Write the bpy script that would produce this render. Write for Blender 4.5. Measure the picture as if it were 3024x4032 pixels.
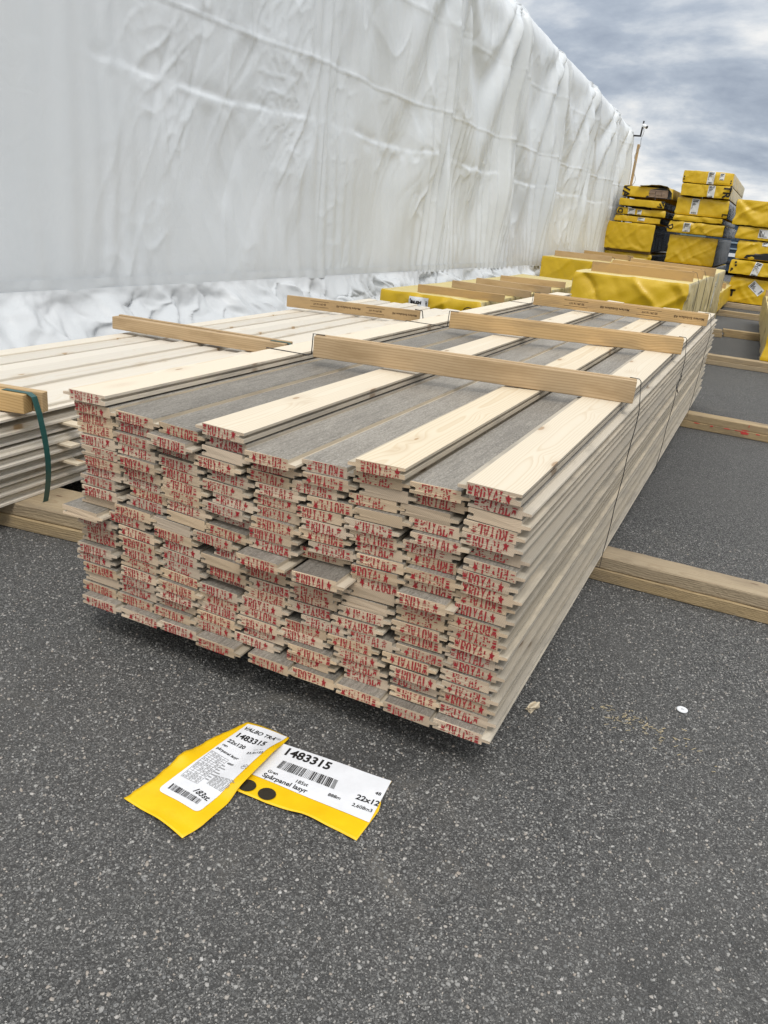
import bpy, bmesh, math, random
import numpy as np
from mathutils import Vector, Matrix

for o in list(bpy.data.objects):
    bpy.data.objects.remove(o)
sc = bpy.context.scene
COL = sc.collection
R = math.radians

# ---------------------------------------------------------------- camera
cam = bpy.data.cameras.new('camera')
cam.sensor_fit = 'VERTICAL'; cam.sensor_height = 36.0; cam.sensor_width = 27.0
cam.lens = 28.637; cam.clip_start = 0.05; cam.clip_end = 3000
co = bpy.data.objects.new('camera', cam); COL.objects.link(co)
right = Vector((0.90007541, 0.42469331, 0.09746714))
up = Vector((-0.23288386, 0.2798113, 0.93138109))
fwd = Vector((-0.36827892, 0.86101174, -0.35075549))
m = Matrix((right, up, -fwd)).transposed().to_4x4()
m.translation = Vector((1.4365, -1.4388, 1.121))
co.matrix_world = m
sc.camera = co

# ---------------------------------------------------------------- world: overcast sky
SUN_EL, SUN_AZ = R(58), R(148)      # azimuth clockwise from +Y
world = bpy.data.worlds.new('World'); sc.world = world
world.use_nodes = True
wn, wl = world.node_tree.nodes, world.node_tree.links
wn.clear()
def W(t, **kw):
    n = wn.new(t)
    for k, v in kw.items(): setattr(n, k, v)
    return n
def wmath(op, a, b=None, clamp=False):
    n = W('ShaderNodeMath', operation=op, use_clamp=clamp)
    for i, v in enumerate((a, b)):
        if v is None: continue
        if isinstance(v, (int, float)): n.inputs[i].default_value = v
        else: wl.new(v, n.inputs[i])
    return n.outputs[0]
tc = W('ShaderNodeTexCoord')
sep = W('ShaderNodeSeparateXYZ'); wl.new(tc.outputs['Generated'], sep.inputs[0])
zc = wmath('MAXIMUM', sep.outputs['Z'], 0.0)
den = wmath('ADD', zc, 0.26)
comb = W('ShaderNodeCombineXYZ')
wl.new(wmath('DIVIDE', sep.outputs['X'], den), comb.inputs[0])
wl.new(wmath('DIVIDE', sep.outputs['Y'], den), comb.inputs[1])
comb.inputs[2].default_value = 12.4
def wnoise(scale, detail, rough, dist=0.0):
    n = W('ShaderNodeTexNoise'); n.inputs['Scale'].default_value = scale
    n.inputs['Detail'].default_value = detail; n.inputs['Roughness'].default_value = rough
    n.inputs['Distortion'].default_value = dist
    wl.new(comb.outputs[0], n.inputs['Vector']); return n.outputs['Fac']
cl = wmath('ADD', wmath('MULTIPLY', wnoise(1.75, 9, 0.56, 0.25), 0.76), wmath('MULTIPLY', wnoise(5.5, 6, 0.6), 0.24))
ramp = W('ShaderNodeValToRGB'); wl.new(cl, ramp.inputs[0])
cr = ramp.color_ramp
cr.elements[0].position = 0.35; cr.elements[0].color = (0.37, 0.43, 0.53, 1)
cr.elements[1].position = 0.555; cr.elements[1].color = (1.0, 1.0, 0.99, 1)
e = cr.elements.new(0.43); e.color = (0.51, 0.575, 0.67, 1)
e = cr.elements.new(0.495); e.color = (0.74, 0.785, 0.84, 1)
# overcast luminance distribution: brighter towards the zenith
cie = wmath('MULTIPLY', wmath('ADD', wmath('MULTIPLY', zc, 2.0), 1.0), 0.86)
# bright thin cloud low over the horizon
hz = wmath('MULTIPLY', wmath('POWER', wmath('SUBTRACT', 1.0, zc, True), 9.0), 0.55)
gain = wmath('ADD', cie, hz)
vm = W('ShaderNodeVectorMath', operation='SCALE'); wl.new(ramp.outputs[0], vm.inputs[0]); wl.new(gain, vm.inputs['Scale'])
sky = W('ShaderNodeTexSky'); sky.sky_type = 'NISHITA'; sky.sun_disc = False
sky.sun_elevation = SUN_EL; sky.sun_rotation = SUN_AZ; sky.air_density = 1.0; sky.dust_density = 2.0
bg1 = W('ShaderNodeBackground'); wl.new(sky.outputs[0], bg1.inputs[0]); bg1.inputs[1].default_value = 0.05
bg2 = W('ShaderNodeBackground'); wl.new(vm.outputs[0], bg2.inputs[0]); bg2.inputs[1].default_value = 0.75
mixs = W('ShaderNodeMixShader'); mixs.inputs[0].default_value = 0.94
wl.new(bg1.outputs[0], mixs.inputs[1]); wl.new(bg2.outputs[0], mixs.inputs[2])
wout = W('ShaderNodeOutputWorld'); wl.new(mixs.outputs[0], wout.inputs[0])

sun = bpy.data.lights.new('sun', 'SUN'); sun.energy = 1.5; sun.angle = R(18); sun.color = (1.0, 0.96, 0.9)
so = bpy.data.objects.new('sun', sun); COL.objects.link(so)
sd = Vector((math.sin(SUN_AZ)*math.cos(SUN_EL), math.cos(SUN_AZ)*math.cos(SUN_EL), math.sin(SUN_EL)))
so.rotation_euler = sd.to_track_quat('Z', 'Y').to_euler()
sc.view_settings.view_transform = 'Standard'; sc.view_settings.look = 'None'
sc.view_settings.gamma = 1.0; sc.view_settings.use_curve_mapping = False
sc.view_settings.exposure = 0.0
sc.render.engine = 'CYCLES'
sc.cycles.max_bounces = 6; sc.cycles.diffuse_bounces = 3; sc.cycles.glossy_bounces = 2; sc.cycles.transmission_bounces = 2

# ---------------------------------------------------------------- helpers
rng = np.random.default_rng(11)
random.seed(5)

def tag(o, label=None, cat=None, group=None, kind=None):
    for k, v in (('label', label), ('category', cat), ('group', group), ('kind', kind)):
        if v: o[k] = v
    return o

def adopt(o, parent):
    if parent is not None:
        o.parent = parent
        p = parent; t = Vector((0, 0, 0))
        while p is not None:
            t += p.location if p.type == 'EMPTY' else Vector((0, 0, 0)); p = p.parent
        if parent.type == 'EMPTY':
            o.matrix_parent_inverse = Matrix.Translation(-t)

def empty(name, loc):
    o = bpy.data.objects.new(name, None); COL.objects.link(o); o.location = loc
    o.empty_display_size = 0.1
    return o

def link(name, me, parent=None, mats=()):
    for mt in mats: me.materials.append(mt)
    o = bpy.data.objects.new(name, me); COL.objects.link(o); adopt(o, parent)
    return o

def pymesh(name, verts, faces, smooth=False):
    me = bpy.data.meshes.new(name); me.from_pydata([tuple(v) for v in verts], [], faces)
    if smooth: me.shade_smooth()
    me.update(); return me

def gridmesh(name, P, smooth=True, uv=None):
    """P: (n, m, 3) array of points."""
    n, mm = P.shape[:2]
    V = P.reshape(-1, 3).astype(np.float32)
    i = np.arange(n-1)[:, None]*mm + np.arange(mm-1)[None]
    F = np.stack([i, i+1, i+mm+1, i+mm], -1).reshape(-1, 4)
    me = bpy.data.meshes.new(name)
    me.vertices.add(len(V)); me.vertices.foreach_set('co', V.ravel())
    me.loops.add(F.size); me.loops.foreach_set('vertex_index', F.ravel().astype(np.int32))
    me.polygons.add(len(F)); me.polygons.foreach_set('loop_start', np.arange(0, F.size, 4, dtype=np.int32))
    me.polygons.foreach_set('loop_total', np.full(len(F), 4, np.int32))
    me.update(calc_edges=True)
    if smooth: me.shade_smooth()
    return me

def boxmesh(name, x0, x1, y0, y1, z0, z1, bev=0.0015):
    bm = bmesh.new()
    bmesh.ops.create_cube(bm, size=1.0)
    for v in bm.verts:
        v.co = Vector(((x0+x1)/2 + v.co.x*(x1-x0), (y0+y1)/2 + v.co.y*(y1-y0), (z0+z1)/2 + v.co.z*(z1-z0)))
    if bev > 0:
        bmesh.ops.bevel(bm, geom=list(bm.edges), offset=bev, segments=1, affect='EDGES')
    me = bpy.data.meshes.new(name); bm.to_mesh(me); bm.free(); return me

def tubemesh(name, pts, r, n=6):
    pts = [Vector(p) for p in pts]; V = []; F = []
    for i, p in enumerate(pts):
        d = (pts[min(i+1, len(pts)-1)] - pts[max(i-1, 0)]).normalized()
        a = d.orthogonal().normalized() if abs(d.z) > 0.99 else d.cross(Vector((0, 0, 1))).normalized()
        b = d.cross(a)
        for k in range(n):
            t = 2*math.pi*k/n; V.append(p + r*(math.cos(t)*a + math.sin(t)*b))
    for i in range(len(pts)-1):
        for k in range(n):
            F.append((i*n+k, i*n+(k+1) % n, (i+1)*n+(k+1) % n, (i+1)*n+k))
    F.append(tuple(range(n))[::-1]); F.append(tuple((len(pts)-1)*n+k for k in range(n)))
    return pymesh(name, V, F, True)

def ribbonmesh(name, pts, width_dir, w, th):
    """flat strap following pts, width along width_dir, thickness th"""
    wd = Vector(width_dir).normalized()*w/2; pts = [Vector(p) for p in pts]; V = []; F = []
    for i, p in enumerate(pts):
        d = (pts[min(i+1, len(pts)-1)] - pts[max(i-1, 0)]).normalized()
        nn = d.cross(wd).normalized()*th/2
        V += [p-wd-nn, p+wd-nn, p+wd+nn, p-wd+nn]
    for i in range(len(pts)-1):
        for k in range(4): F.append((4*i+k, 4*i+(k+1) % 4, 4*i+4+(k+1) % 4, 4*i+4+k))
    F += [(3, 2, 1, 0), tuple(4*(len(pts)-1)+k for k in range(4))]
    return pymesh(name, V, F)

# lattice noise, vectorised
def _hash(ix, iy, iz, s):
    h = (ix*374761393 + iy*668265263 + iz*1442695041 + s*974634777) & 0xffffffff
    h = ((h ^ (h >> 13)) * 1274126177) & 0xffffffff
    h = ((h ^ (h >> 16)) * 2246822519) & 0xffffffff
    return ((h ^ (h >> 15)) & 0xffff)/32767.5 - 1.0
def noise3(x, y, z, s=0):
    x, y, z = np.broadcast_arrays(np.asarray(x, float), np.asarray(y, float), np.asarray(z, float))
    fx, fy, fz = np.floor(x), np.floor(y), np.floor(z)
    ix, iy, iz = fx.astype(np.int64), fy.astype(np.int64), fz.astype(np.int64)
    tx, ty, tz = x-fx, y-fy, z-fz
    sx, sy, sz = (t*t*t*(t*(t*6-15)+10) for t in (tx, ty, tz))
    out = 0
    for dx in (0, 1):
        for dy in (0, 1):
            for dz in (0, 1):
                w = (sx if dx else 1-sx)*(sy if dy else 1-sy)*(sz if dz else 1-sz)
                out = out + w*_hash(ix+dx, iy+dy, iz+dz, s)
    return out
def fbm(x, y, z, s=0, o=4, g=0.5):
    a, r, f = 1.0, 0, 1.0
    for k in range(o):
        r = r + a*noise3(np.asarray(x)*f, np.asarray(y)*f, np.asarray(z)*f, s+k*17); a *= g; f *= 2.03
    return r
def ridge(x, y, z, s=0, o=3, g=0.5, p=1.0):
    a, r, f = 1.0, 0, 1.0
    for k in range(o):
        r = r + a*(1-np.abs(noise3(np.asarray(x)*f, np.asarray(y)*f, np.asarray(z)*f, s+k*31)))**(2*p); a *= g; f *= 1.97
    return r
def sstep(a, b, x):
    t = np.clip((np.asarray(x, float)-a)/(b-a), 0, 1); return t*t*(3-2*t)

# ---------------------------------------------------------------- materials
class NT:
    def __init__(s, name):
        s.m = bpy.data.materials.new(name); s.m.use_nodes = True
        s.n = s.m.node_tree.nodes; s.l = s.m.node_tree.links; s.n.clear()
        s.out = s.n.new('ShaderNodeOutputMaterial'); s.b = s.n.new('ShaderNodeBsdfPrincipled')
        s.l.new(s.b.outputs[0], s.out.inputs[0]); s._tc = None; s._rand = None
    def set(s, inp, v):
        if hasattr(v, 'is_output') or isinstance(v, bpy.types.NodeSocket): s.l.new(v, inp)
        elif isinstance(v, (tuple, list)) and len(v) == 3 and len(getattr(inp, 'default_value', (0,)*3)) == 4: inp.default_value = (*v, 1)
        else: inp.default_value = v
    def node(s, t, props=None, **inp):
        n = s.n.new(t)
        for k, v in (props or {}).items(): setattr(n, k, v)
        for k, v in inp.items():
            key = int(k[1:]) if k[0] == 'i' and k[1:].isdigit() else k
            s.set(n.inputs[key], v)
        return n
    def P(s, **kw):
        for k, v in kw.items(): s.set(s.b.inputs[k.replace('_', ' ')], v)
    def obj(s):
        if not s._tc: s._tc = s.n.new('ShaderNodeTexCoord')
        return s._tc.outputs['Object']
    def rand(s):
        if not s._rand: s._rand = s.n.new('ShaderNodeObjectInfo')
        return s._rand.outputs['Random']
    def math(s, op, a, b=0.0, c=0.0, clamp=False):
        n = s.node('ShaderNodeMath', dict(operation=op, use_clamp=clamp)); s.set(n.inputs[0], a); s.set(n.inputs[1], b); s.set(n.inputs[2], c)
        return n.outputs[0]
    def vmath(s, op, a, b=(0, 0, 0)):
        n = s.node('ShaderNodeVectorMath', dict(operation=op)); s.set(n.inputs[0], a); s.set(n.inputs[1], b); return n.outputs[0]
    def comb(s, x=0.0, y=0.0, z=0.0):
        n = s.node('ShaderNodeCombineXYZ'); s.set(n.inputs[0], x); s.set(n.inputs[1], y); s.set(n.inputs[2], z); return n.outputs[0]
    def sep(s, v):
        n = s.node('ShaderNodeSeparateXYZ'); s.set(n.inputs[0], v); return n.outputs
    def noise(s, vec, scale, detail=3, rough=0.5, dist=0.0):
        n = s.node('ShaderNodeTexNoise', None, Vector=vec, Scale=scale, Detail=detail, Roughness=rough, Distortion=dist); return n.outputs['Fac']
    def vor(s, vec, scale, feature='F1', rnd=1.0):
        n = s.node('ShaderNodeTexVoronoi', dict(feature=feature), Vector=vec, Scale=scale, Randomness=rnd); return n.outputs
    def ramp(s, fac, stops, interp='LINEAR'):
        n = s.n.new('ShaderNodeValToRGB'); s.l.new(fac, n.inputs[0]); r = n.color_ramp; r.interpolation = interp
        while len(r.elements) < len(stops): r.elements.new(0.5)
        for e, (p, c) in zip(r.elements, stops):
            e.position = p; e.color = (*c, 1) if isinstance(c, (tuple, list)) else (c, c, c, 1)
        return n.outputs[0]
    def mix(s, f, a, b, mode='MIX'):
        n = s.node('ShaderNodeMix', dict(data_type='RGBA', blend_type=mode)); s.set(n.inputs[0], f); s.set(n.inputs[6], a); s.set(n.inputs[7], b); return n.outputs[2]
    def maprange(s, v, a, b, c=0.0, d=1.0):
        n = s.node('ShaderNodeMapRange'); 
        for i, x in enumerate((v, a, b, c, d)): s.set(n.inputs[i], x)
        return n.outputs[0]
    def bump(s, h, strength=0.3, dist=0.01, normal=None):
        n = s.node('ShaderNodeBump', None, Height=h, Strength=strength, Distance=dist)
        if normal is not None: s.l.new(normal, n.inputs['Normal'])
        s.l.new(n.outputs[0], s.b.inputs['Normal']); return n.outputs[0]

def plain(name, col, rough=0.6, metal=0.0, var=0.12, spec=0.5, scale=30):
    t = NT(name)
    f = t.noise(t.obj(), scale, 4, 0.6)
    c2 = tuple(min(1, c*(1+var)) for c in col); c1 = tuple(c*(1-var) for c in col)
    t.P(Base_Color=t.ramp(f, [(0.3, c1), (0.7, c2)]), Roughness=rough, Metallic=metal, Specular_IOR_Level=spec)
    return t.m

def wood(name, early, late, knot, ring=0.0045, late_amt=0.7, rough=0.6, sat_var=0.08, knots=True, bump=0.15, dirt=None, saw=False):
    t = NT(name); r = t.rand()
    r2 = t.math('FRACT', t.math('MULTIPLY', r, 17.31)); r3 = t.math('FRACT', t.math('MULTIPLY', r, 71.7))
    x, y, z = t.sep(t.obj())
    yy = t.math('ADD', y, t.math('MULTIPLY', r, 40.0))
    wob = t.noise(t.comb(t.math('MULTIPLY', x, 3.0), t.math('MULTIPLY', yy, 0.9), t.math('MULTIPLY', r, 9.0)), 1.0, 2, 0.5)
    wob2 = t.noise(t.comb(t.math('MULTIPLY', x, 22.0), t.math('MULTIPLY', yy, 3.0), z), 1.0, 2, 0.5)
    px = t.math('SUBTRACT', x, t.math('MULTIPLY_ADD', r2, 0.10, 0.01))
    px = t.math('ADD', px, t.math('MULTIPLY', t.math('SUBTRACT', wob, 0.5), 0.07))
    pz = t.math('ADD', z, t.math('MULTIPLY_ADD', r3, 0.06, 0.012))
    rad = t.math('SQRT', t.math('ADD', t.math('MULTIPLY', px, px), t.math('MULTIPLY', pz, pz)))
    rad = t.math('ADD', rad, t.math('MULTIPLY', t.math('SUBTRACT', wob2, 0.5), 0.004))
    if knots:
        kv = t.comb(t.math('MULTIPLY', x, 9.0), t.math('MULTIPLY', yy, 3.1), t.math('MULTIPLY', r, 50.0))
        kd = t.node('ShaderNodeTexVoronoi', dict(feature='F1', voronoi_dimensions='2D'), Vector=kv, Scale=1.0, Randomness=1.0).outputs
        d = kd['Distance']; rnd = t.sep(kd['Color'])[0]
        near = t.math('POWER', t.maprange(d, 0.0, 0.42, 1.0, 0.0), 2.0)
        rad = t.math('ADD', rad, t.math('MULTIPLY', near, 0.012))
    ph = t.math('FRACT', t.math('DIVIDE', rad, ring))
    line = t.ramp(ph, [(0.0, 0.0), (0.55, 0.18), (0.86, 1.0), (1.0, 0.0)])
    fine = t.noise(t.comb(t.math('MULTIPLY', x, 400.0), t.math('MULTIPLY', yy, 7.0), t.math('MULTIPLY', z, 400.0)), 1.0, 2, 0.6)
    blot = t.noise(t.comb(t.math('MULTIPLY', x, 9.0), t.math('MULTIPLY', yy, 1.3), z), 1.0, 3, 0.55)
    c = t.mix(t.math('MULTIPLY', line, late_amt), early, late)
    c = t.mix(t.math('MULTIPLY', fine, 0.25), c, late)
    c = t.mix(t.maprange(blot, 0.45, 0.75, 0.0, 0.35), c, tuple(0.82*a+0.1*b for a, b in zip(early, late)))
    if knots:
        # only some of the cells carry a knot
        lim = t.math('MULTIPLY_ADD', rnd, 0.13, -0.055)
        km = t.math('SMOOTH_MIN', 1.0, t.math('MULTIPLY', t.math('GREATER_THAN', lim, 0.03), t.maprange(t.math('DIVIDE', d, t.math('MAXIMUM', lim, 0.01)), 0.75, 1.15, 1.0, 0.0)), 0.05)
        halo = t.math('MULTIPLY', t.math('GREATER_THAN', lim, 0.0), t.maprange(d, 0.03, 0.22, 0.28, 0.0))
        c = t.mix(halo, c, tuple(0.5*(a+b) for a, b in zip(late, knot)))
        c = t.mix(t.math('MULTIPLY', km, 0.8, clamp=True), c, knot)
    # each piece a little darker or lighter
    hv = t.node('ShaderNodeHueSaturation', None, Color=c, Value=t.maprange(r2, 0.0, 1.0, 1-sat_var, 1+sat_var), Saturation=t.maprange(r3, 0.0, 1.0, 0.85, 1.1))
    c = hv.outputs[0]
    if dirt:
        dn = t.noise(t.comb(t.math('MULTIPLY', x, 14.0), t.math('MULTIPLY', yy, 4.0), t.math('MULTIPLY', z, 20.0)), 1.0, 6, 0.65)
        c = t.mix(t.maprange(dn, 0.48, 0.72, 0.0, 0.8), c, dirt)
    t.P(Base_Color=c, Roughness=rough, Specular_IOR_Level=0.25)
    h = t.math('ADD', t.math('MULTIPLY', line, 0.5), fine)
    if saw:
        sw = t.noise(t.comb(t.math('MULTIPLY', x, 90.0), t.math('MULTIPLY', yy, 60.0), t.math('MULTIPLY', z, 90.0)), 1.0, 4, 0.7)
        h = t.math('ADD', h, t.math('MULTIPLY', sw, 2.2))
    t.bump(h, bump, 0.001 if not saw else 0.003)
    return t.m

M = {}
M['spruce'] = wood('planed_spruce', (0.715, 0.63, 0.485), (0.57, 0.43, 0.26), (0.34, 0.20, 0.09), ring=0.0052, late_amt=0.62, rough=0.55)
M['pale_board'] = wood('pale_boards', (0.71, 0.665, 0.585), (0.60, 0.485, 0.33), (0.40, 0.26, 0.13), ring=0.005, late_amt=0.35, rough=0.5, sat_var=0.1)
M['board_edge'] = wood('board_end_grain', (0.63, 0.495, 0.35), (0.41, 0.29, 0.18), (0.33, 0.21, 0.11), ring=0.0034, late_amt=0.6, rough=0.85, knots=False, sat_var=0.17, bump=0.5)
M['side_edge'] = wood('board_sides', (0.52, 0.455, 0.355), (0.36, 0.30, 0.22), (0.22, 0.15, 0.09), ring=0.004, late_amt=0.4, rough=0.75, sat_var=0.24, dirt=(0.27, 0.245, 0.205))
M['batten'] = wood('batten_pine', (0.56, 0.39, 0.20), (0.34, 0.20, 0.075), (0.15, 0.06, 0.02), ring=0.0075, late_amt=0.75, rough=0.6, sat_var=0.1, dirt=(0.34, 0.23, 0.12))
M['beam'] = wood('rough_beam', (0.47, 0.36, 0.215), (0.35, 0.245, 0.13), (0.18, 0.10, 0.05), ring=0.006, late_amt=0.6, rough=0.85, sat_var=0.12, dirt=(0.24, 0.19, 0.13), saw=True, bump=0.7)

# weathered grey brushed face
t = NT('grey_stained_face'); r = t.rand()
x, y, z = t.sep(t.obj()); yy = t.math('ADD', y, t.math('MULTIPLY', r, 31.0))
f1 = t.noise(t.comb(t.math('MULTIPLY', x, 14.0), t.math('MULTIPLY', yy, 1.6), r), 1.0, 5, 0.6)
f2 = t.noise(t.comb(t.math('MULTIPLY', x, 330.0), t.math('MULTIPLY', yy, 95.0), z), 1.0, 4, 0.7, 0.8)
f3 = t.noise(t.comb(t.math('MULTIPLY', x, 45.0), t.math('MULTIPLY', yy, 4.0), t.math('MULTIPLY', r, 7.0)), 1.0, 4, 0.6, 1.5)
c = t.ramp(f1, [(0.3, (0.20, 0.178, 0.148)), (0.7, (0.315, 0.285, 0.24))])
c = t.mix(t.maprange(f2, 0.5, 0.72, 0.0, 0.7), c, (0.47, 0.445, 0.40))
c = t.mix(t.maprange(f3, 0.60, 0.70, 0.0, 0.4), c, (0.42, 0.38, 0.32))
f4 = t.noise(t.comb(t.math('MULTIPLY', x, 170.0), t.math('MULTIPLY', yy, 9.0), z), 1.0, 4, 0.7, 0.6)
c = t.mix(t.maprange(f4, 0.47, 0.68, 0.0, 0.6), c, (0.125, 0.112, 0.094))
c = t.mix(t.maprange(f2, 0.48, 0.3, 0.0, 0.7), c, (0.075, 0.068, 0.058))
hv = t.node('ShaderNodeHueSaturation', None, Color=c, Value=t.maprange(r, 0.0, 1.0, 0.80, 1.22))
t.P(Base_Color=hv.outputs[0], Roughness=0.6, Specular_IOR_Level=0.35)
t.bump(f2, 0.9, 0.002); M['grey'] = t.m

# red end stamps
t = NT('red_stamp_ink'); f = t.noise(t.obj(), 420, 3, 0.6)
t.P(Base_Color=t.ramp(f, [(0.42, (0.34, 0.006, 0.016)), (0.66, (0.40, 0.014, 0.026)), (0.82, (0.50, 0.22, 0.16))]), Roughness=0.6)
M['red'] = t.m
M['red_paint'] = plain('red_marking_paint', (0.62, 0.06, 0.05), 0.6)
M['ink'] = plain('black_print', (0.012, 0.012, 0.012), 0.5, spec=0.3)
M['grey_ink'] = plain('grey_print', (0.30, 0.30, 0.30), 0.6, spec=0.3)
M['brown_ink'] = plain('brown_batten_print', (0.09, 0.055, 0.03), 0.7, spec=0.2)
M['paper'] = plain('white_label_film', (0.78, 0.79, 0.81), 0.45, var=0.06, scale=18)
M['far_paper'] = plain('white_package_label', (0.66, 0.67, 0.68), 0.5, var=0.06)
t = NT('yellow_tag_plastic'); f = t.noise(t.obj(), 26, 3, 0.5)
t.P(Base_Color=t.ramp(f, [(0.3, (0.83, 0.50, 0.003)), (0.7, (0.88, 0.56, 0.006))]), Roughness=0.35, Specular_IOR_Level=0.5)
t.bump(f, 0.25, 0.004); M['tag_yellow'] = t.m
M['strap'] = plain('green_strap_plastic', (0.022, 0.085, 0.075), 0.35)
M['wire'] = plain('dark_steel_wire', (0.06, 0.06, 0.06), 0.45, metal=0.6)
M['black_metal'] = plain('black_bracket', (0.02, 0.02, 0.022), 0.5)
M['white_plastic'] = plain('white_plastic', (0.78, 0.79, 0.80), 0.4, var=0.04)
M['dark_gap'] = plain('painted_recess_shade', (0.012, 0.013, 0.016), 0.55)  # near-black colour standing for the shade inside the tears

def film(name, c1, c2, rough, bump=0.5, scale=7.0, dirt=None):
    t = NT(name); o = t.obj()
    f = t.noise(o, scale, 4, 0.55, 1.2); g = t.noise(o, scale*4, 3, 0.6, 0.6); d = t.noise(o, 2.3, 5, 0.6)
    c = t.ramp(f, [(0.3, c1), (0.7, c2)])
    if dirt: c = t.mix(t.maprange(d, 0.52, 0.72, 0.0, 0.5), c, dirt)
    t.P(Base_Color=c, Roughness=rough, Specular_IOR_Level=0.5)
    t.bump(t.math('ADD', f, t.math('MULTIPLY', g, 0.3)), bump, 0.02)
    return t.m
M['wrap'] = film('yellow_wrap_film', (0.60, 0.385, 0.010), (0.66, 0.435, 0.016), 0.36, 0.12, dirt=None)
M['wrap_top'] = film('pale_wrap_film', (0.60, 0.47, 0.15), (0.66, 0.54, 0.24), 0.45, 0.4, dirt=(0.50, 0.42, 0.27))  # paler, less saturated film for package tops and the hood
M['black_wrap'] = film('black_wrap_film', (0.012, 0.012, 0.014), (0.028, 0.028, 0.032), 0.22, 0.9, scale=9)
# torn wrap with streaks of print
t = NT('streaky_torn_wrap'); o = t.obj(); x, y, z = t.sep(o)
f = t.noise(t.comb(t.math('MULTIPLY', x, 5.0), t.math('MULTIPLY', y, 7.0), t.math('MULTIPLY', z, 1.2)), 1.0, 5, 0.65, 1.6)
g = t.noise(t.comb(t.math('MULTIPLY', x, 3.0), t.math('MULTIPLY', y, 2.2), t.math('MULTIPLY', z, 1.0)), 1.0, 4, 0.6, 0.8)
c = t.ramp(f, [(0.30, (0.09, 0.075, 0.05)), (0.42, (0.42, 0.34, 0.17)), (0.58, (0.60, 0.50, 0.26)), (0.74, (0.50, 0.35, 0.03))])
c = t.mix(t.maprange(g, 0.60, 0.70, 0.0, 0.8), c, (0.20, 0.30, 0.36))
t.P(Base_Color=c, Roughness=0.4); t.bump(f, 0.4, 0.015); M['torn'] = t.m

# tarpaulin
t = NT('white_tarpaulin'); o = t.obj(); x, y, z = t.sep(o)
n1 = t.noise(o, 1.1, 5, 0.6); n2 = t.noise(t.comb(t.math('MULTIPLY', x, 8.0), t.math('MULTIPLY', y, 9.0), t.math('MULTIPLY', z, 0.8)), 1.0, 4, 0.6)
wr = t.noise(o, 9.0, 4, 0.6, 1.4); weave = t.noise(o, 160.0, 2, 0.5)
c = t.ramp(n1, [(0.3, (0.655, 0.685, 0.705)), (0.7, (0.69, 0.713, 0.727))])
c = t.mix(t.maprange(n2, 0.5, 0.75, 0.0, 0.15), c, (0.62, 0.615, 0.59))
# soiled splash zone, strongest low down at the far bays
low = t.math('MULTIPLY', t.maprange(z, 0.4, 1.7, 1.0, 0.0), t.maprange(y, 5.0, 15.0, 0.0, 0.75))
c = t.mix(t.math('MULTIPLY', low, t.maprange(n2, 0.3, 0.7, 0.4, 1.0)), c, (0.56, 0.525, 0.45))
t.P(Base_Color=c, Roughness=0.34, Specular_IOR_Level=0.6)
t.bump(t.math('ADD', wr, t.math('MULTIPLY', weave, 0.05)), 0.10, 0.02); M['tarp'] = t.m
t = NT('tarpaulin_skirt'); o = t.obj(); f = t.noise(o, 11.0, 4, 0.6, 1.5)
d = t.noise(o, 1.8, 4, 0.6)
t.P(Base_Color=t.ramp(d, [(0.3, (0.57, 0.59, 0.60)), (0.7, (0.63, 0.64, 0.645))]), Roughness=0.42, Specular_IOR_Level=0.5)
t.bump(f, 0.15, 0.02); M['skirt'] = t.m

# asphalt
t = NT('asphalt'); o = t.obj()
big = t.noise(o, 0.9, 5, 0.6); mid = t.noise(o, 14.0, 4, 0.6)
v1 = t.vor(o, 235.0); v2 = t.vor(o, 380.0); e1 = t.vor(o, 235.0, 'DISTANCE_TO_EDGE')
r1 = t.sep(v1['Color']); r2 = t.sep(v2['Color'])
c = t.ramp(mid, [(0.3, (0.036, 0.0355, 0.0345)), (0.7, (0.058, 0.057, 0.055))])
grain = t.ramp(r2[0], [(0.0, (0.020, 0.020, 0.020)), (0.45, (0.055, 0.0545, 0.053)), (0.78, (0.14, 0.138, 0.132)), (1.0, (0.38, 0.37, 0.35))])
c = t.mix(0.75, c, grain)
stone = t.ramp(r1[1], [(0.0, (0.07, 0.07, 0.07)), (0.6, (0.15, 0.148, 0.14)), (0.9, (0.30, 0.29, 0.27)), (1.0, (0.42, 0.40, 0.37))])
sm = t.math('MULTIPLY', t.math('GREATER_THAN', r1[0], 0.66), t.maprange(e1['Distance'], 0.03, 0.10, 0.0, 1.0))
c = t.mix(sm, c, stone)
c = t.mix(t.maprange(big, 0.38, 0.66, 0.0, 0.45), c, (0.125, 0.12, 0.112))
dust = t.noise(o, 2.6, 6, 0.65, 1.0)
c = t.mix(t.maprange(dust, 0.60, 0.74, 0.0, 0.45), c, (0.20, 0.185, 0.16))
damp = t.noise(o, 1.7, 5, 0.6, 0.5)
c = t.mix(t.maprange(damp, 0.60, 0.70, 0.0, 0.35), c, (0.03, 0.03, 0.03))
t.P(Base_Color=c, Roughness=0.85, Specular_IOR_Level=0.3)
h = t.math('ADD', t.math('MULTIPLY', v2['Distance'], 0.5), t.math('ADD', sm, t.noise(o, 420.0, 2, 0.6)))
t.bump(h, 0.8, 0.003); M['asphalt'] = t.m
t = NT('asphalt_aggregate'); g = t.node('ShaderNodeNewGeometry'); ri = g.outputs['Random Per Island']
c = t.ramp(ri, [(0.0, (0.05, 0.05, 0.049)), (0.30, (0.12, 0.12, 0.116)), (0.58, (0.25, 0.245, 0.235)), (0.82, (0.43, 0.415, 0.385)), (0.93, (0.40, 0.34, 0.28)), (1.0, (0.54, 0.52, 0.49))])
f = t.noise(t.obj(), 500.0, 3, 0.6)
c = t.mix(t.maprange(f, 0.35, 0.7, 0.0, 0.45), c, (0.07, 0.07, 0.068))
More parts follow.
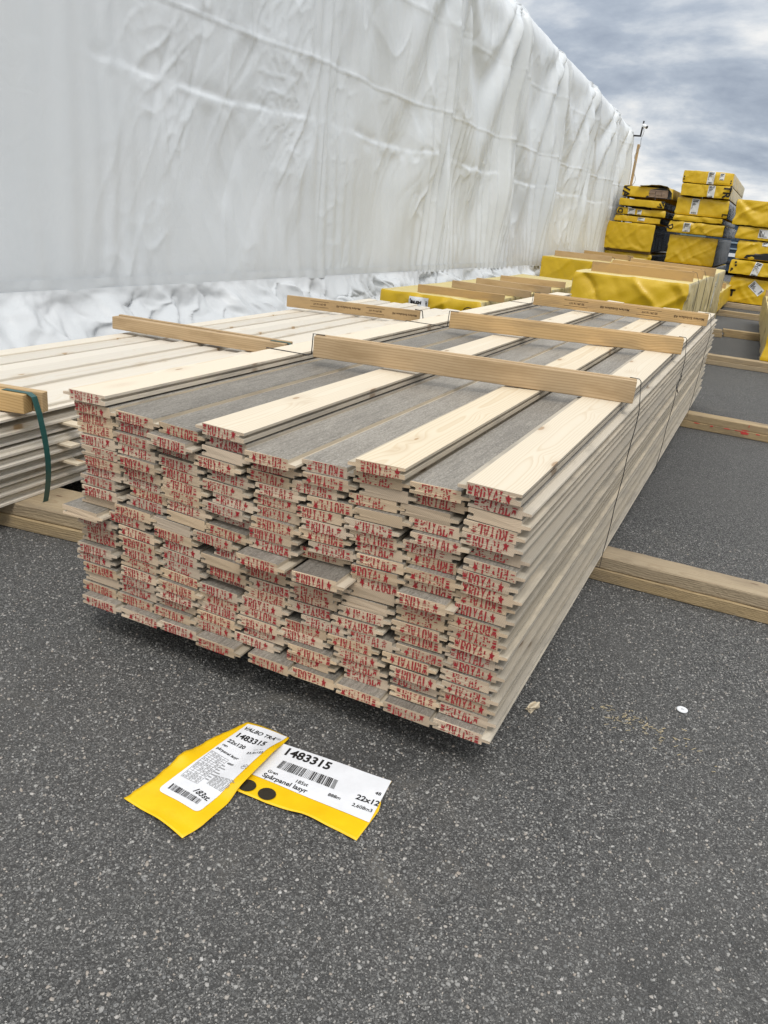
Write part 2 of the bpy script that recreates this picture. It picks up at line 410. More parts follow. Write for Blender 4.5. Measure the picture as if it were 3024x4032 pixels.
t.P(Base_Color=c, Roughness=0.7); t.bump(f, 0.4, 0.001); M['aggregate'] = t.m

# ---------------------------------------------------------------- ground
gs = 600.0
ground = link('asphalt_ground', pymesh('asphalt_ground', [(-gs, -gs, 0), (gs, -gs, 0), (gs, gs, 0), (-gs, gs, 0)], [(0, 1, 2, 3)]), None, [M['asphalt']])
tag(ground, kind='structure')

def make_aggregate():
    N = 120000; k = 5
    x = rng.uniform(-1.3, 2.3, N); y = rng.uniform(-1.25, 1.9, N)
    keep = rng.random(N) < np.clip(1.25 - 0.32*np.hypot(x-1.2, y+1.0), 0.25, 1)
    x, y = x[keep], y[keep]; N = len(x)
    rad = 0.0012 + 0.0015*rng.gamma(1.6, 0.55, N); rad = np.minimum(rad, 0.0046)
    ang = np.sort(rng.uniform(0, 2*np.pi, (N, k)), 1)*0.35 + (np.arange(k)*2*np.pi/k)[None]*0.65 + rng.uniform(0, 6.28, N)[:, None]
    rr = rad[:, None]*rng.uniform(0.7, 1.25, (N, k)); el = rng.uniform(0.6, 1.0, N)[:, None]; th = rng.uniform(0, 3.14, N)[:, None]
    ux, uy = rr*np.cos(ang), rr*np.sin(ang)*el
    cx, sx = np.cos(th), np.sin(th)
    px, py = ux*cx-uy*sx, ux*sx+uy*cx
    hz = rng.uniform(0.0006, 0.0022, N)[:, None]; tx = rng.normal(0, 0.12, N)[:, None]; ty = rng.normal(0, 0.12, N)[:, None]
    top = np.stack([x[:, None]+px*0.8, y[:, None]+py*0.8, hz+px*tx+py*ty], -1)
    bot = np.stack([x[:, None]+px*1.05, y[:, None]+py*1.05, np.full_like(px, -0.002)], -1)
    V = np.concatenate([top, bot], 1).reshape(-1, 3).astype(np.float32)
    b = (np.arange(N)*2*k)[:, None]
    topf = b + np.arange(k)[None]
    quads = np.stack([np.stack([b[:, 0]+i, b[:, 0]+k+i, b[:, 0]+k+(i+1) % k, b[:, 0]+(i+1) % k], -1) for i in range(k)], 1)
    loops = np.concatenate([topf, quads.reshape(N, -1)], 1).ravel().astype(np.int32)
    tot = np.tile(np.array([k]+[4]*k, np.int32), N); st = np.concatenate([[0], np.cumsum(tot)[:-1]]).astype(np.int32)
    me = bpy.data.meshes.new('aggregate_stones')
    me.vertices.add(len(V)); me.vertices.foreach_set('co', V.ravel())
    me.loops.add(len(loops)); me.loops.foreach_set('vertex_index', loops)
    me.polygons.add(len(tot)); me.polygons.foreach_set('loop_start', st); me.polygons.foreach_set('loop_total', tot)
    me.update(calc_edges=True)
    o = link('aggregate_stones', me, None, [M['aggregate']])
    tag(o, 'small pale and grey stones set in the dark asphalt surface', 'gravel', kind='stuff')
make_aggregate()

# ---------------------------------------------------------------- tarpaulin covered building
WX0, WK = -2.4, 0.026
POSTS = [-2.6, -0.1, 2.35, 5.1, 7.7, 9.8, 11.9, 14.0, 15.8, 17.3]
bld = empty('tarpaulin_covered_building', (-4.5, 8.0, 0))
tag(bld, 'tall building shell draped in white wrinkled tarpaulin behind the timber stacks', 'building')

def ztop(y):
    yk = [-20, 6, 9.8, 11.7, 12.8, 14.1, 15.7, 17.1, 17.7, 18.3, 40]
    zk = [3.95, 3.85, 3.70, 3.58, 3.51, 3.46, 3.36, 3.25, 3.15, 3.05, 3.05]
    z = np.interp(y, yk, zk)
    return z

def span(y):
    """position 0..1 within the bay, distance to the nearest post"""
    P = np.array(POSTS); i = np.clip(np.searchsorted(P, y)-1, 0, len(P)-2)
    u = (y-P[i])/(P[i+1]-P[i]); d = np.min(np.abs(y[..., None]-P), -1)
    return np.clip(u, 0, 1), d, i

def tarp_disp(y, z):
    u, d, i = span(y)
    bay = np.where(i <= 1, 0.12, 1.0)*np.where(y > 17.3, 0.4, 1.0)
    bay = np.where(y < 2.6, 0.12 + 0.88*sstep(2.15, 2.9, y), bay)
    D = np.zeros_like(y)
    sag = np.sin(np.pi*u)
    far = sstep(5, 9, y)
    D -= 0.07*sag*sstep(0.3, 1.2, z)*(0.5+0.5*far)
    # tarp pressed out a little below the rail, folded over it at z = 1.76
    zr = 1.78 - 0.013*(y-2) - 0.05*sag
    zr = zr + 0.012*noise3(y*5, 0*y, 0, 33)
    D += bay*0.008*sag*sstep(zr+0.02, zr-0.03, z)*sstep(0.5, 1.5, z)
    cz = np.where(z < zr, (z-zr)/0.014, (z-zr)/0.06)
    D -= bay*0.007*np.exp(-cz**2)*sstep(0.05, 0.35, sag)*np.clip(0.55+0.9*noise3(y*7, 0*y, 3, 35), 0, 1.3)
    D += bay*0.010*np.exp(-((z-zr+0.05)/0.05)**2)*noise3(y*9, z*5, 2, 37)*sag
    # welded seams
    for zs in (2.17, 2.98):
        zz_ = zs - 0.014*(y-4) - 0.02*sag
        D += 0.006*np.exp(-((z-zz_)/0.012)**2)
        D += bay*0.010*np.exp(-((z-zz_)/0.05)**2)*noise3(y*7, z*2, 0, 77)
    # pleats hanging at the posts, spreading as they fall
    spread = 0.10 + 0.13*sstep(3.6, 0.6, z)
    pl = np.exp(-(d/(0.28+spread))**2)
    D += bay*pl*0.034*np.sin((y + 0.07*noise3(y*1.5, z*0.9, 1, 3))*2*np.pi/0.17 + 2.2*noise3(y*2, z*0.6, 5, 9))*(0.25+0.75*far)
    D += 0.035*np.exp(-(d/0.10)**2)*(0.3+0.7*far)
    # drapes fanning out of the post heads
    s = np.where(u < 0.5, 1, -1)*1.0
    ang = (y - s*0.0) ; zt = ztop(y)
    hgt = np.clip((zt - z)/2.2, 0.02, 1.6)
    fan = np.arctan2(np.minimum(u, 1-u)*2.2, hgt*1.7)
    D += bay*(0.3+0.7*far)*0.062*np.sin(fan*11 + 2.5*noise3(i*3.1, 0*y, 0, 5) + 1.5*noise3(y*0.9, z*0.9, 2, 7))*sstep(1.6, 0.35, fan)*sstep(0.6, 1.5, z)
    # creases: facets between sharp folds, as in crumpled coated sheet
    wy = y + 0.16*fbm(y*0.9, z*0.9, 4, 21, 2); wz = z + 0.16*fbm(y*0.9, z*0.9, 9, 25, 2)
    c1, s1 = math.cos(R(20)), math.sin(R(20)); c2, s2 = math.cos(R(-28)), math.sin(R(-28))
    A = (wy*c1+wz*s1, wz*c1-wy*s1); B = (wy*c2+wz*s2, wz*c2-wy*s2)
    amp = bay*(0.35+0.65*sstep(-0.35, 0.5, fbm(y*0.8, z*0.8, 1, 41, 3)))
    mid = 1 - 0.6*np.exp(-(d/0.25)**2)
    bill = lambda a_, b_, c_, sd: np.abs(noise3(a_, b_, c_, sd))
    D += amp*mid*(0.014*(bill(A[0]*2.2, A[1]*0.7, 0, 51)-bill(B[0]*2.0, B[1]*0.6, 3, 61)) + 0.008*(bill(B[0]*5.5, B[1]*1.8, 1, 53)-bill(A[0]*6.0, A[1]*1.6, 2, 63)))
    fold = lambda a_, b_, c_, sd, p: (1-np.abs(noise3(a_, b_, c_, sd)))**p
    m1 = sstep(-0.25, 0.35, noise3(y*1.4, z*1.2, 2, 67)); m2 = sstep(-0.25, 0.35, noise3(y*1.5, z*1.3, 6, 68))
    D += amp*mid*(0.016*m1*fold(A[0]*2.7, A[1]*0.55, 6, 83, 10) + 0.016*m2*fold(B[0]*2.5, B[1]*0.5, 8, 85, 10) - 0.010*m2*fold(wy*3.1, wz*0.4, 4, 87, 9))
    D += amp*mid*(0.0085*m2*fold(A[0]*6.5, A[1]*1.7, 5, 89, 7) + 0.0085*m1*fold(B[0]*6.0, B[1]*1.6, 7, 91, 7))
    pat = sstep(-0.1, 0.45, fbm(y*1.3, z*1.1, 6, 69, 2))
    D += amp*mid*pat*0.0042*(fold(wy*14+wz*6, wz*6, 3, 93, 4)+fold(wy*13-wz*7, wz*6, 3, 95, 4))
    D += (0.15+0.85*bay)*0.008*fbm(y*2.0, z*0.5, 3, 81, 2)
    return D

def build_tarp():
    # plan path: along the wall, round the far corner, along the gable
    ys = np.concatenate([np.arange(-4.0, 1.9, 0.05), np.arange(1.9, 9.0, 0.0165), np.arange(9.0, 17.5, 0.021)])
    rc = 0.45; a = np.linspace(0, np.pi/2, 16)
    S = []
    for yv in ys: S.append((WX0+WK*yv, yv, 1.0, -0.0, yv))
    yend = ys[-1]; xe = WX0+WK*yend
    for t_ in a[1:]: S.append((xe-rc+rc*math.cos(t_), yend+rc*math.sin(t_), math.cos(t_), math.sin(t_), yend+rc*t_))
    for k in range(1, 14): S.append((xe-rc-0.3*k, yend+rc, 0.0, 1.0, yend+rc*1.57+0.3*k))
    S = np.array(S)
    zs = np.concatenate([np.linspace(0.50, 1.0, 26)[:-1], np.linspace(1.0, 3.0, 122)[:-1], np.linspace(3.0, 3.999, 44)])
    prof_in, prof_z = [], []
    r0 = 0.42
    T = (zs-0.5)/3.5                        # 0..1 share of the upright height
    arc = np.linspace(0, np.pi/2, 14)[1:]
    nz = len(zs); n = len(S); mcol = nz+len(arc)+8
    P = np.zeros((n, mcol, 3))
    y_ = S[:, 4]; zt = ztop(np.minimum(y_, 19)); u, d, i = span(np.minimum(y_, 17.29))
    bul = 0.12*np.sin(np.pi*u)**0.8*sstep(8, 10.5, y_) - 0.02
    zt = zt+bul
    Z = np.zeros((n, mcol)); I = np.zeros((n, mcol))
    Z[:, :nz] = 0.5 + T[None]*(zt-r0-0.5)[:, None]
    Z[:, nz:nz+len(arc)] = (zt-r0)[:, None] + r0*np.sin(arc)[None]
    I[:, nz:nz+len(arc)] = r0*(1-np.cos(arc))[None]
    ro = np.arange(1, 9)*0.45
    Z[:, nz+len(arc):] = zt[:, None] + 0.10*ro[None]
    I[:, nz+len(arc):] = r0 + ro[None]
    Y = np.repeat(y_[:, None], mcol, 1)
    D = tarp_disp(Y, Z)
    D[:, nz+len(arc):] *= 0.4
    lean = 0.012*(Z-0.5)
    off = D - I - 0.0*lean
    P[..., 0] = S[:, 0:1] + S[:, 2:3]*off
    P[..., 1] = S[:, 1:2] + S[:, 3:4]*off
    P[..., 2] = Z
    link('tarpaulin_sheet', gridmesh('tarpaulin_sheet', P), bld, [M['tarp']])
    # hem band
    yb = np.concatenate([np.arange(-4, 17.6, 0.03)]); zb = np.linspace(0.46, 0.535, 5)
    Yb, Zb = np.meshgrid(yb, zb, indexing='ij')
    off = tarp_disp(Yb, np.full_like(Yb, 0.5)) + 0.012 + 0.006*fbm(Yb*4, Zb*4, 0, 5, 3)
    Pb = np.stack([WX0+WK*Yb+off, Yb, Zb], -1)
    link('hem_band', gridmesh('hem_band', Pb), bld, [M['tarp']])
    # crumpled skirt spreading onto the asphalt
    ysk = np.arange(-4, 17.7, 0.0165); v = np.linspace(0, 1, 64)
    Ys, Vs = np.meshgrid(ysk, v, indexing='ij')
    zbase = 0.475*(1-Vs)**1.15
    outw = 0.015 + 0.38*Vs**1.6 + 0.05*np.sin(np.pi*Vs)
    a_ = sstep(0.0, 0.25, Vs)
    wy = Ys+0.12*fbm(Ys*2.2, Vs*1.6, 0, 91, 3); wv = Vs*0.6+0.12*fbm(Ys*2.2, Vs*1.6, 8, 95, 3)
    bl = lambda a_, b_, sd: np.abs(noise3(a_, b_, 1, sd))
    puff = 0.060*fbm(wy*2.6, wv*2.5, 2, 101, 2) + 0.11*(bl(wy*3.6+wv*2, wv*1.6, 105)-bl(wy*3.2-wv*2.4, wv*1.8, 107)) + 0.035*(1-bl(wy*5+wv*3, wv*2, 111))**7 - 0.030*(1-bl(wy*6-wv*3, wv*2.2, 113))**6 + 0.010*(bl(wy*13, wv*6, 115)-bl(wy*12+wv*5, wv*6, 117))
    gath = 0.012*np.sin(Ys*2*np.pi/0.17+9*noise3(Ys*2.2, 0*Ys, 0, 7))*(0.5+0.5*noise3(Ys*1.3, 0*Ys, 0, 9))*np.exp(-(Vs/0.22)**2)
    off = outw + a_*puff*np.sin(np.pi*np.clip(Vs*0.9+0.1, 0, 1))**0.4 + gath*sstep(0, 0.06, Vs)
    zz_ = zbase + a_*0.06*fbm(wy*2.4, wv*3, 6, 121, 3)*(1-Vs)
    Pk = np.stack([WX0+WK*Ys+off, Ys, np.maximum(zz_, 0.004)], -1)
    link('ground_skirt', gridmesh('ground_skirt', Pk), bld, [M['skirt']])
build_tarp()

# timber mast with security camera at the far corner of the building
mast = empty('timber_camera_mast', (-1.79, 17.35, 0))
tag(mast, 'slim upright timber mast leaning against the far corner of the white tarpaulin', 'post')
o = link('post', boxmesh('post', -0.0225, 0.0225, -0.035, 0.035, 0.0, 2.80, 0.003), mast, [M['batten']])
o.location = (-1.80, 17.35, 0); o.rotation_euler = (0, R(0.4), 0)
scam = empty('security_camera', (-1.85, 17.3, 2.95))
tag(scam, 'small white dome camera on a black angled bracket above the timber mast', 'security camera')
bm_ = [(-2.0, 17.3, 2.945), (-1.765, 17.3, 2.955)]
link('bracket', boxmesh('bracket', -2.0, -1.755, 17.285, 17.315, 2.938, 2.968, 0.003), scam, [M['black_metal']])
link('bracket', tubemesh('bracket', [(-1.77, 17.3, 2.96), (-1.765, 17.3, 3.10), (-1.757, 17.3, 3.235)], 0.017, 8), scam, [M['black_metal']])
link('housing', tubemesh('housing', [(-1.765, 17.29, 3.15), (-1.735, 17.28, 3.145), (-1.71, 17.27, 3.135), (-1.675, 17.255, 3.118)], 0.033, 12), scam, [M['white_plastic']])
link('lens', tubemesh('lens', [(-1.678, 17.256, 3.119), (-1.662, 17.25, 3.113)], 0.030, 12), scam, [M['black_metal']])
pts = []
for k in range(26):
    f = k/25; pts.append((-1.755+0.035*math.sin(f*9)+0.02*math.sin(f*23), 17.27, 3.13-1.15*f))
link('cable', tubemesh('cable', pts, 0.006, 5), scam, [M['grey_ink']])

# ---------------------------------------------------------------- grooved boards
TH = 0.0247
def board_mesh(L, cup, seed):
    rr = random.Random(seed)
    w = 0.1090
    prof = [(0.0, 0.0), (w+0.001, 0.0), (w+0.001, 0.0072), (w+0.0180, 0.0084), (w+0.0190, 0.0108), (w+0.0180, 0.0148),
            (w-0.0005, 0.0152), (w-0.0005, TH-0.0012), (w-0.002, TH), (0.0016, TH), (0.0, TH-0.0015), (0.0, 0.0142), (0.0105, 0.0138),
            (0.0125, 0.0125), (0.0125, 0.0085), (0.0105, 0.0066), (0.0, 0.0062)]
    mat_of_edge = []
    for k in range(len(prof)):
        (xa, za), (xb, zb) = prof[k], prof[(k+1) % len(prof)]
        if za > TH-0.002 and zb > TH-0.002: mat_of_edge.append(0)         # face
        elif za == 0 and zb == 0: mat_of_edge.append(1)                   # planed back
        else: mat_of_edge.append(3)
    n = len(prof); ysec = [0.0, L*0.25, L*0.5, L*0.75, L]
    V = []; F = []; MI = []
    for j, yv in enumerate(ysec):
        bow = 0.0015*rr.uniform(-1, 1)
        for (x, z) in prof:
            c = cup*(((x-0.0625)/0.0625)**2-0.4)
            je = rr.uniform(-0.0009, 0.0009) if j == 0 else 0
            V.append((x+bow, yv+je, z+c))
    for j in range(len(ysec)-1):
        for k in range(n):
            F.append((j*n+k, j*n+(k+1) % n, (j+1)*n+(k+1) % n, (j+1)*n+k)); MI.append(mat_of_edge[k])
    F.append(tuple(range(n))[::-1]); MI.append(2)
    F.append(tuple((len(ysec)-1)*n+k for k in range(n))); MI.append(2)
    me = pymesh('board', V, F)
    me.polygons.foreach_set('material_index', MI)
    bm = bmesh.new(); bm.from_mesh(me); bmesh.ops.recalc_face_normals(bm, faces=bm.faces); bm.to_mesh(me); bm.free()
    for mt in (M['grey'], M['spruce'], M['board_edge'], M['side_edge']): me.materials.append(mt)
    return me
LMAIN = 4.8
BOARD_MESHES = [board_mesh(LMAIN+dl, c, s) for s, (dl, c) in enumerate([(0, 0.0), (0.004, -0.0004), (-0.01, 0.0004), (0.008, -0.0008), (-0.004, 0.0007), (0.0, 0.0002)])]

# red end stamp: crown, ROYAL, star, drawn as broken lines of ink
LETTERS = {
 'R': ["########..", ".###..###.", ".###...###", ".###...###", ".###...###", ".###..###.", ".######...", ".###.##...", ".###.###..", ".###..##..", ".###..###.", ".###...##.", "#####..###"],
 'O': ["..#####...", ".###.###..", "###...###.", "###...###.", "###...###.", "###...###.", "###...###.", "###...###.", "###...###.", "###...###.", "###...###.", ".###.###..", "..#####..."],
 'Y': ["#####.####", ".###...##.", "..##..##..", "..###.##..", "...####...", "...####...", "....##....", "....##....", "....##....", "....##....", "....##....", "....##....", "...####..."],
 'A': ["....##....", "....###...", "...####...", "...#.##...", "..##.###..", "..##..##..", "..##..##..", "..#...###.", ".########.", ".##....##.", ".##....###", ".##....###", "####..####"],
 'L': ["#####.....", ".###......", ".###......", ".###......", ".###......", ".###......", ".###......", ".###......", ".###......", ".###.....#", ".###....##", ".###...###", "##########"],
 'c': ["#...#...#.", "##..#..##.", "##.###.##.", "##.###.##.", ".#######..", ".#######..", ".........." , ".#######..", ".#######..", "..........", ".#######..", "..........", ".........."],
 's': ["....#.....", "....#.....", "...###....", "...###....", "##########", ".########.", "..######..", "..######..", ".###.###..", ".##...##..", ".#.....#..", "..........", ".........."]}
def stamp_mesh(seed):
    rr = random.Random(100+seed)
    cw, ch = 0.00112, 0.00215
    x = 0.0; V = []; F = []
    zoff = rr.uniform(-0.0035, 0.0035); drop = rr.choice((0.04, 0.08, 0.12, 0.25)); weak = rr.choice(('', '', 's', 'c', 'RO', 'AL', 'cs'))
    for chh in 'cROYALs':
        g = LETTERS[chh]; nr = len(g)
        for r_, row in enumerate(g):
            z1 = (nr-r_)*ch - nr*ch/2 + zoff; z0 = z1-ch*0.90
            if z1 > TH/2-0.0004 or z0 < -TH/2+0.0004: continue
            k = 0
            while k < len(row):
                if row[k] == '#':
                    e = k
                    while e < len(row) and row[e] == '#': e += 1
                    if rr.random() > drop + (0.3 if (chh in weak) else 0):
                        xa = x+k*cw+rr.uniform(-.0003, .0003); xb = x+e*cw+rr.uniform(-.0003, .0003)
                        b = len(V); V += [(xa, 0, z0), (xb, 0, z0), (xb, 0, z1), (xa, 0, z1)]; F.append((b, b+1, b+2, b+3))
                    k = e
                else: k += 1
        x += cw*(11.2 if chh != 'c' else 11.5)
    cx = x/2
    V = [(a-cx, b, c) for a, b, c in V]
    return pymesh('stamp', V, F)
STAMPS = [stamp_mesh(s) for s in range(16)]
for s_ in STAMPS: s_.materials.append(M['red'])

main = empty('timber_board_bundle', (0.56, 2.4, 0.09))
tag(main, 'large wire-tied bundle of grey grooved boards with red stamps on the end grain', 'timber bundle')
ROWS, ZB, HB = 20, 0.09, 0.549
PITCH = HB/21
protr = {(9, 0): -0.032, (10, 4): -0.045, (10, 5): -0.045, (10, 7): -0.024, (13, 8): -0.012, (15, 1): -0.02, (18, 2): -0.02, (19, 4): -0.02, (11, 5): 0.03}
nostamp = {(9, 0), (18, 6), (17, 7), (16, 6)}
rs = random.Random(42)
def sag(x, r_): return 0.0055*math.sin(x*7.0+0.9)*min(1, r_/8)
def tilt(x, r_): return -0.0055*7.0*math.cos(x*7.0+0.9)*min(1, r_/8)
def add_board(x, y, z, mesh, flip=False, roll=0.0, stamp=True, inv=False, yaw=0.0):
    o = bpy.data.objects.new('board', mesh); COL.objects.link(o); adopt(o, main)
    if flip:
        o.location = (x+0.1090, y, z+TH); o.rotation_euler = (0, math.pi+roll, yaw)
    else:
        o.location = (x, y, z); o.rotation_euler = (0, roll, yaw)
    if stamp:
        s = bpy.data.objects.new('stamp', rs.choice(STAMPS)); COL.objects.link(s); s.parent = o
        s.location = (0.0545+(0.006 if inv else -0.002)+rs.uniform(-0.008, 0.008), -0.0016, TH/2+rs.uniform(-0.0006, 0.0006))
        s.rotation_euler = (0, (math.pi if inv else 0)+R(rs.uniform(-1.5, 1.5)), 0)
    return o
for r_ in range(ROWS):
    shift = rs.uniform(-0.008, 0.006) + (0.008 if r_ in (12, 13, 14, 15) else -0.002)
    if r_ == ROWS-1:
        gaps = [0.1245+rs.uniform(-0.001, 0.002) for _ in range(8)]
    else:
        # boards pushed tongue into groove, with a few open gaps; the left edge comes out ragged
        gaps = [rs.uniform(0.1168, 0.1192) for _ in range(8)]
        ex_ = rs.uniform(0.036, 0.078); n_ = rs.choice((2, 3, 3, 4, 5))
        for _ in range(n_): gaps[rs.randrange(8)] += ex_/n_
    x = 0.996 + shift - sum(gaps)
    for c_ in range(9):
        y = rs.gauss(0, 0.0048) + (-0.022 if r_ == 0 else 0) + protr.get((r_, c_), 0)
        if rs.random() < 0.05: y += rs.uniform(0.01, 0.025)
        roll = R(rs.gauss(0, 0.3))
        z = ZB + r_*PITCH + rs.uniform(-0.0005, 0.0008) + sag(x+0.055, r_) + 0.055*tilt(x+0.055, r_)
        add_board(x, y, z, rs.choice(BOARD_MESHES), False, tilt(x+0.055, r_)+max(-0.010, min(0.010, roll)),
                  ((r_, c_) not in nostamp) and rs.random() > 0.035, rs.random() < 0.47, R(rs.uniform(-0.05, 0.05)))
        if c_ < 8: x += gaps[c_]
for x, y, rl in ((-0.012, -0.015, 0.010), (0.372, -0.012, -0.006), (0.757, -0.02, 0.012), (0.994, -0.018, 0.004)):
    add_board(x, y, ZB+20*PITCH+0.002+sag(x+0.055, 20)-0.055*tilt(x+0.055, 20), rs.choice(BOARD_MESHES), True, tilt(x+0.055, 20)+rl*0.4, True, True, R(rs.uniform(-0.1, 0.1)))

def lumber(name, p0, p1, w, h, mat, parent=None, bev=0.002, z=None, roll=0.0):
    """length runs local Y from p0 to p1 (centre of the underside)"""
    p0, p1 = Vector(p0), Vector(p1); d = p1-p0; L = d.length
    me = boxmesh(name, -w/2, w/2, 0, L, 0, h, bev)
    o = link(name, me, parent, [mat]); o.location = p0
    yaw = math.atan2(-d.x, d.y); pitch = math.asin(d.z/L)
    o.rotation_euler = (pitch, roll, yaw)
    return o

def text_mesh(s, size, bold=0.0, shear=0.0, xs=1.0):
    cu = bpy.data.curves.new('txt', 'FONT'); cu.body = s; cu.size = size; cu.offset = bold; cu.shear = shear
    cu.resolution_u = 3
    o = bpy.data.objects.new('txt', cu); COL.objects.link(o)
    me = bpy.data.meshes.new_from_object(o)
    bpy.data.objects.remove(o); bpy.data.curves.remove(cu)
    if xs != 1.0: me.transform(Matrix.Diagonal((xs, 1, 1, 1)))
    return me
def text_on(name, s, origin, xdir, ydir, size, mat, parent, bold=0.0, shear=0.0, width=None):
    me = text_mesh(s, size, bold, shear)
    if width:
        xs_ = [v.co.x for v in me.vertices]; k = width/(max(xs_)-min(xs_)); me.transform(Matrix.Diagonal((k, k, 1, 1)))
    X = Vector(xdir).normalized(); Y = Vector(ydir).normalized(); Z = X.cross(Y)
    m_ = Matrix((X, Y, Z)).transposed().to_4x4(); m_.translation = Vector(origin)
    me.transform(m_)
    return link(name, me, parent, [mat])

def batten_print(b, length, h, front_x, sgn=1):
    """maker's print upside down on the near face of a batten (batten local space)"""
    # local: Y along the batten, Z up, near face at x = front_x
    def put(me, y, z):
        m_ = Matrix(((0, 0, 1, front_x), (-1, 0, 0, y), (0, -1, 0, z), (0, 0, 0, 1)))
        me.transform(m_); o = link('print', me, None, [M['brown_ink']]); o.parent = b
    for y0 in (0.20, 0.62):
        put(text_mesh('Morlegs Emballage AB', 0.019, 0.0004), length*(y0+0.36), h*0.62)
        put(text_mesh('SE-39116 HT', 0.017, 0.0003), length*(y0+0.10), h*0.62)
        for (ya, yb, za, zb) in ((y0-0.02, y0+0.12, .28, .31), (y0-0.02, y0+0.12, .76, .79)):
            v = [(front_x+0.0, length*ya, h*za), (front_x, length*yb, h*za), (front_x, length*yb, h*zb), (front_x, length*ya, h*zb)]
            o = link('print', pymesh('print', v, [(0, 1, 2, 3)]), None, [M['brown_ink']]); o.parent = b

ZT = ZB+HB+0.006
MB = [((0.150, 0.862), (1.135, 1.045)), ((0.180, 2.007), (1.135, 2.33)), ((0.128, 3.585), (1.125, 3.77))]
for k, (a, b) in enumerate(MB):
    d = Vector((b[0]-a[0], b[1]-a[1], 0)).normalized(); nrm = Vector((-d.y, d.x, 0))
    L = (Vector(b)-Vector(a)).length
    fr = lumber('batten', (*a, ZT), (*b, ZT), 0.016, 0.068, M['batten'], main)
    a2 = Vector((*a, ZT))+nrm*0.0155; b2 = Vector((*b, ZT))+nrm*0.0155
    lumber('batten', a2, b2, 0.013, 0.0715, M['batten'], main)
    if k == 2: batten_print(fr, L, 0.068, 0.0088)
    # steel wire over the batten end and down the side
    ex, ey = b[0]+0.006, b[1]+0.01
    yb = (1.16, 2.52, 3.95)[k]
    pts = [(ex-0.03, ey+0.004, ZT+0.0725), (ex-0.002, ey+0.002, ZT+0.0722), (ex+0.004, ey+0.001, ZT+0.066), (1.156, ey+0.012, ZB+0.53)]
    for j in range(1, 11):
        f = j/10; pts.append((1.156-0.022*f+0.0012*math.sin(j*1.9), ey+0.012+0.02*f, ZB+0.53*(1-f)+0.004))
    pts.append((1.09, ey+0.035, ZB-0.002))
    link('wire', tubemesh('wire', pts, 0.0014, 6), main, [M['wire']])
    if k == 1:
        pts = [(1.152+0.006*math.sin(j*1.1), ey+0.012+0.012*math.sin(j*0.9), ZB+0.47-0.012*j) for j in range(8)]
        link('wire_knot', tubemesh('wire_knot', pts, 0.0022, 6), main, [M['wire']])
    ex, ey = a[0]-0.006, a[1]
    link('wire', tubemesh('wire', [(ex+0.04, ey+0.006, ZT+0.0725), (ex, ey, ZT+0.0722), (ex-0.002, ey, ZT+0.006), (ex-0.012, ey, ZT+0.002), (0.10, ey, ZT+0.002), (-0.028, ey, ZT+0.001), (-0.034, ey, ZT-0.03), (-0.034, ey, ZB)], 0.0018, 6), main, [M['wire']])

# ---------------------------------------------------------------- left bundle of pale boards
LBt = 0.385
left = empty('pale_board_bundle', (-1.1, 2.3, 0.09))
tag(left, 'strapped bundle of pale planed boards lying next to the white tarpaulin', 'timber bundle')
def lbx(y): return -0.655 - 0.030*(y-0.45)          # right edge of the bundle
rl = random.Random(9)
def pale_mesh(L, w, th, seed):
    # profiled board: bevelled, with a shallow rebate on one edge
    prof = [(0, 0), (w, 0), (w, th*0.36), (w-0.020, th*0.42), (w-0.020, th-0.003), (w-0.023, th), (0.004, th), (0, th-0.003), (0, th*0.62), (0.006, th*0.56), (0.006, th*0.36), (0, th*0.30)]
    n = len(prof); V = []; F = []
    rr = random.Random(seed)
    for j, yv in enumerate((0, L*.33, L*.66, L)):
        b = rr.uniform(-.003, .003) if 0 < j < 3 else 0
        for (x, z) in prof: V.append((x+b, yv, z))
    for j in range(3):
        for k in range(n): F.append((j*n+k, j*n+(k+1) % n, (j+1)*n+(k+1) % n, (j+1)*n+k))
    F += [tuple(range(n))[::-1], tuple(3*n+k for k in range(n))]
    me = pymesh('board', V, F)
    bm = bmesh.new(); bm.from_mesh(me); bmesh.ops.recalc_face_normals(bm, faces=bm.faces); bm.to_mesh(me); bm.free()
    me.materials.append(M['pale_board']); return me
LAY = 9; LP = (LBt-0.09)/LAY
pm = [pale_mesh(5.3, w, 0.021, s) for s, w in enumerate((0.118, 0.118, 0.118, 0.096, 0.136))]
yaw = 0.030
for l_ in range(LAY):
    top = l_ == LAY-1
    xr = rl.uniform(-0.012, 0.014)
    xcur = 0.0 + xr
    k = 0
    while xcur > -0.93:
        mi = rl.choice((0, 1, 2, 2, 3, 4)) if top else rl.choice((0, 1, 2))
        w = (0.118, 0.118, 0.118, 0.096, 0.136)[mi]
        if (not top) and 0 < k and xcur - w > -0.80 and l_ not in (LAY-2,):
            xcur -= w+0.004; k += 1
            if k not in (1,): 
                continue
        o = bpy.data.objects.new('board', pm[mi]); COL.objects.link(o); adopt(o, left)
        yst = -0.35 + rl.uniform(-0.03, 0.03)
        zj = (rl.choice((0, 0.010, 0.003, 0.014, 0.0, 0.007)) if top else 0)
        o.location = (lbx(yst)+xcur-w, yst, 0.0905+l_*LP+zj); o.rotation_euler = (0, R(rl.uniform(-0.7, 0.7)) if top else 0, yaw+R(rl.uniform(-0.12, 0.12)))
        xcur -= w + (rl.uniform(0.004, 0.012) if top else rl.uniform(0.002, 0.006)); k += 1
        if top and xcur < -0.84: break
# thin sticks between the layers, showing at the side
for (y, l_) in ((0.60, 7), (0.57, 5), (0.585, 3)):
    z = 0.0905+l_*LP-0.0105
    lumber('spacer_stick', (lbx(y)-0.55, y, z), (lbx(y)+0.072-0.012*(l_ == 5), y+0.012, z), 0.042, 0.009, M['spruce'], left, 0.001)
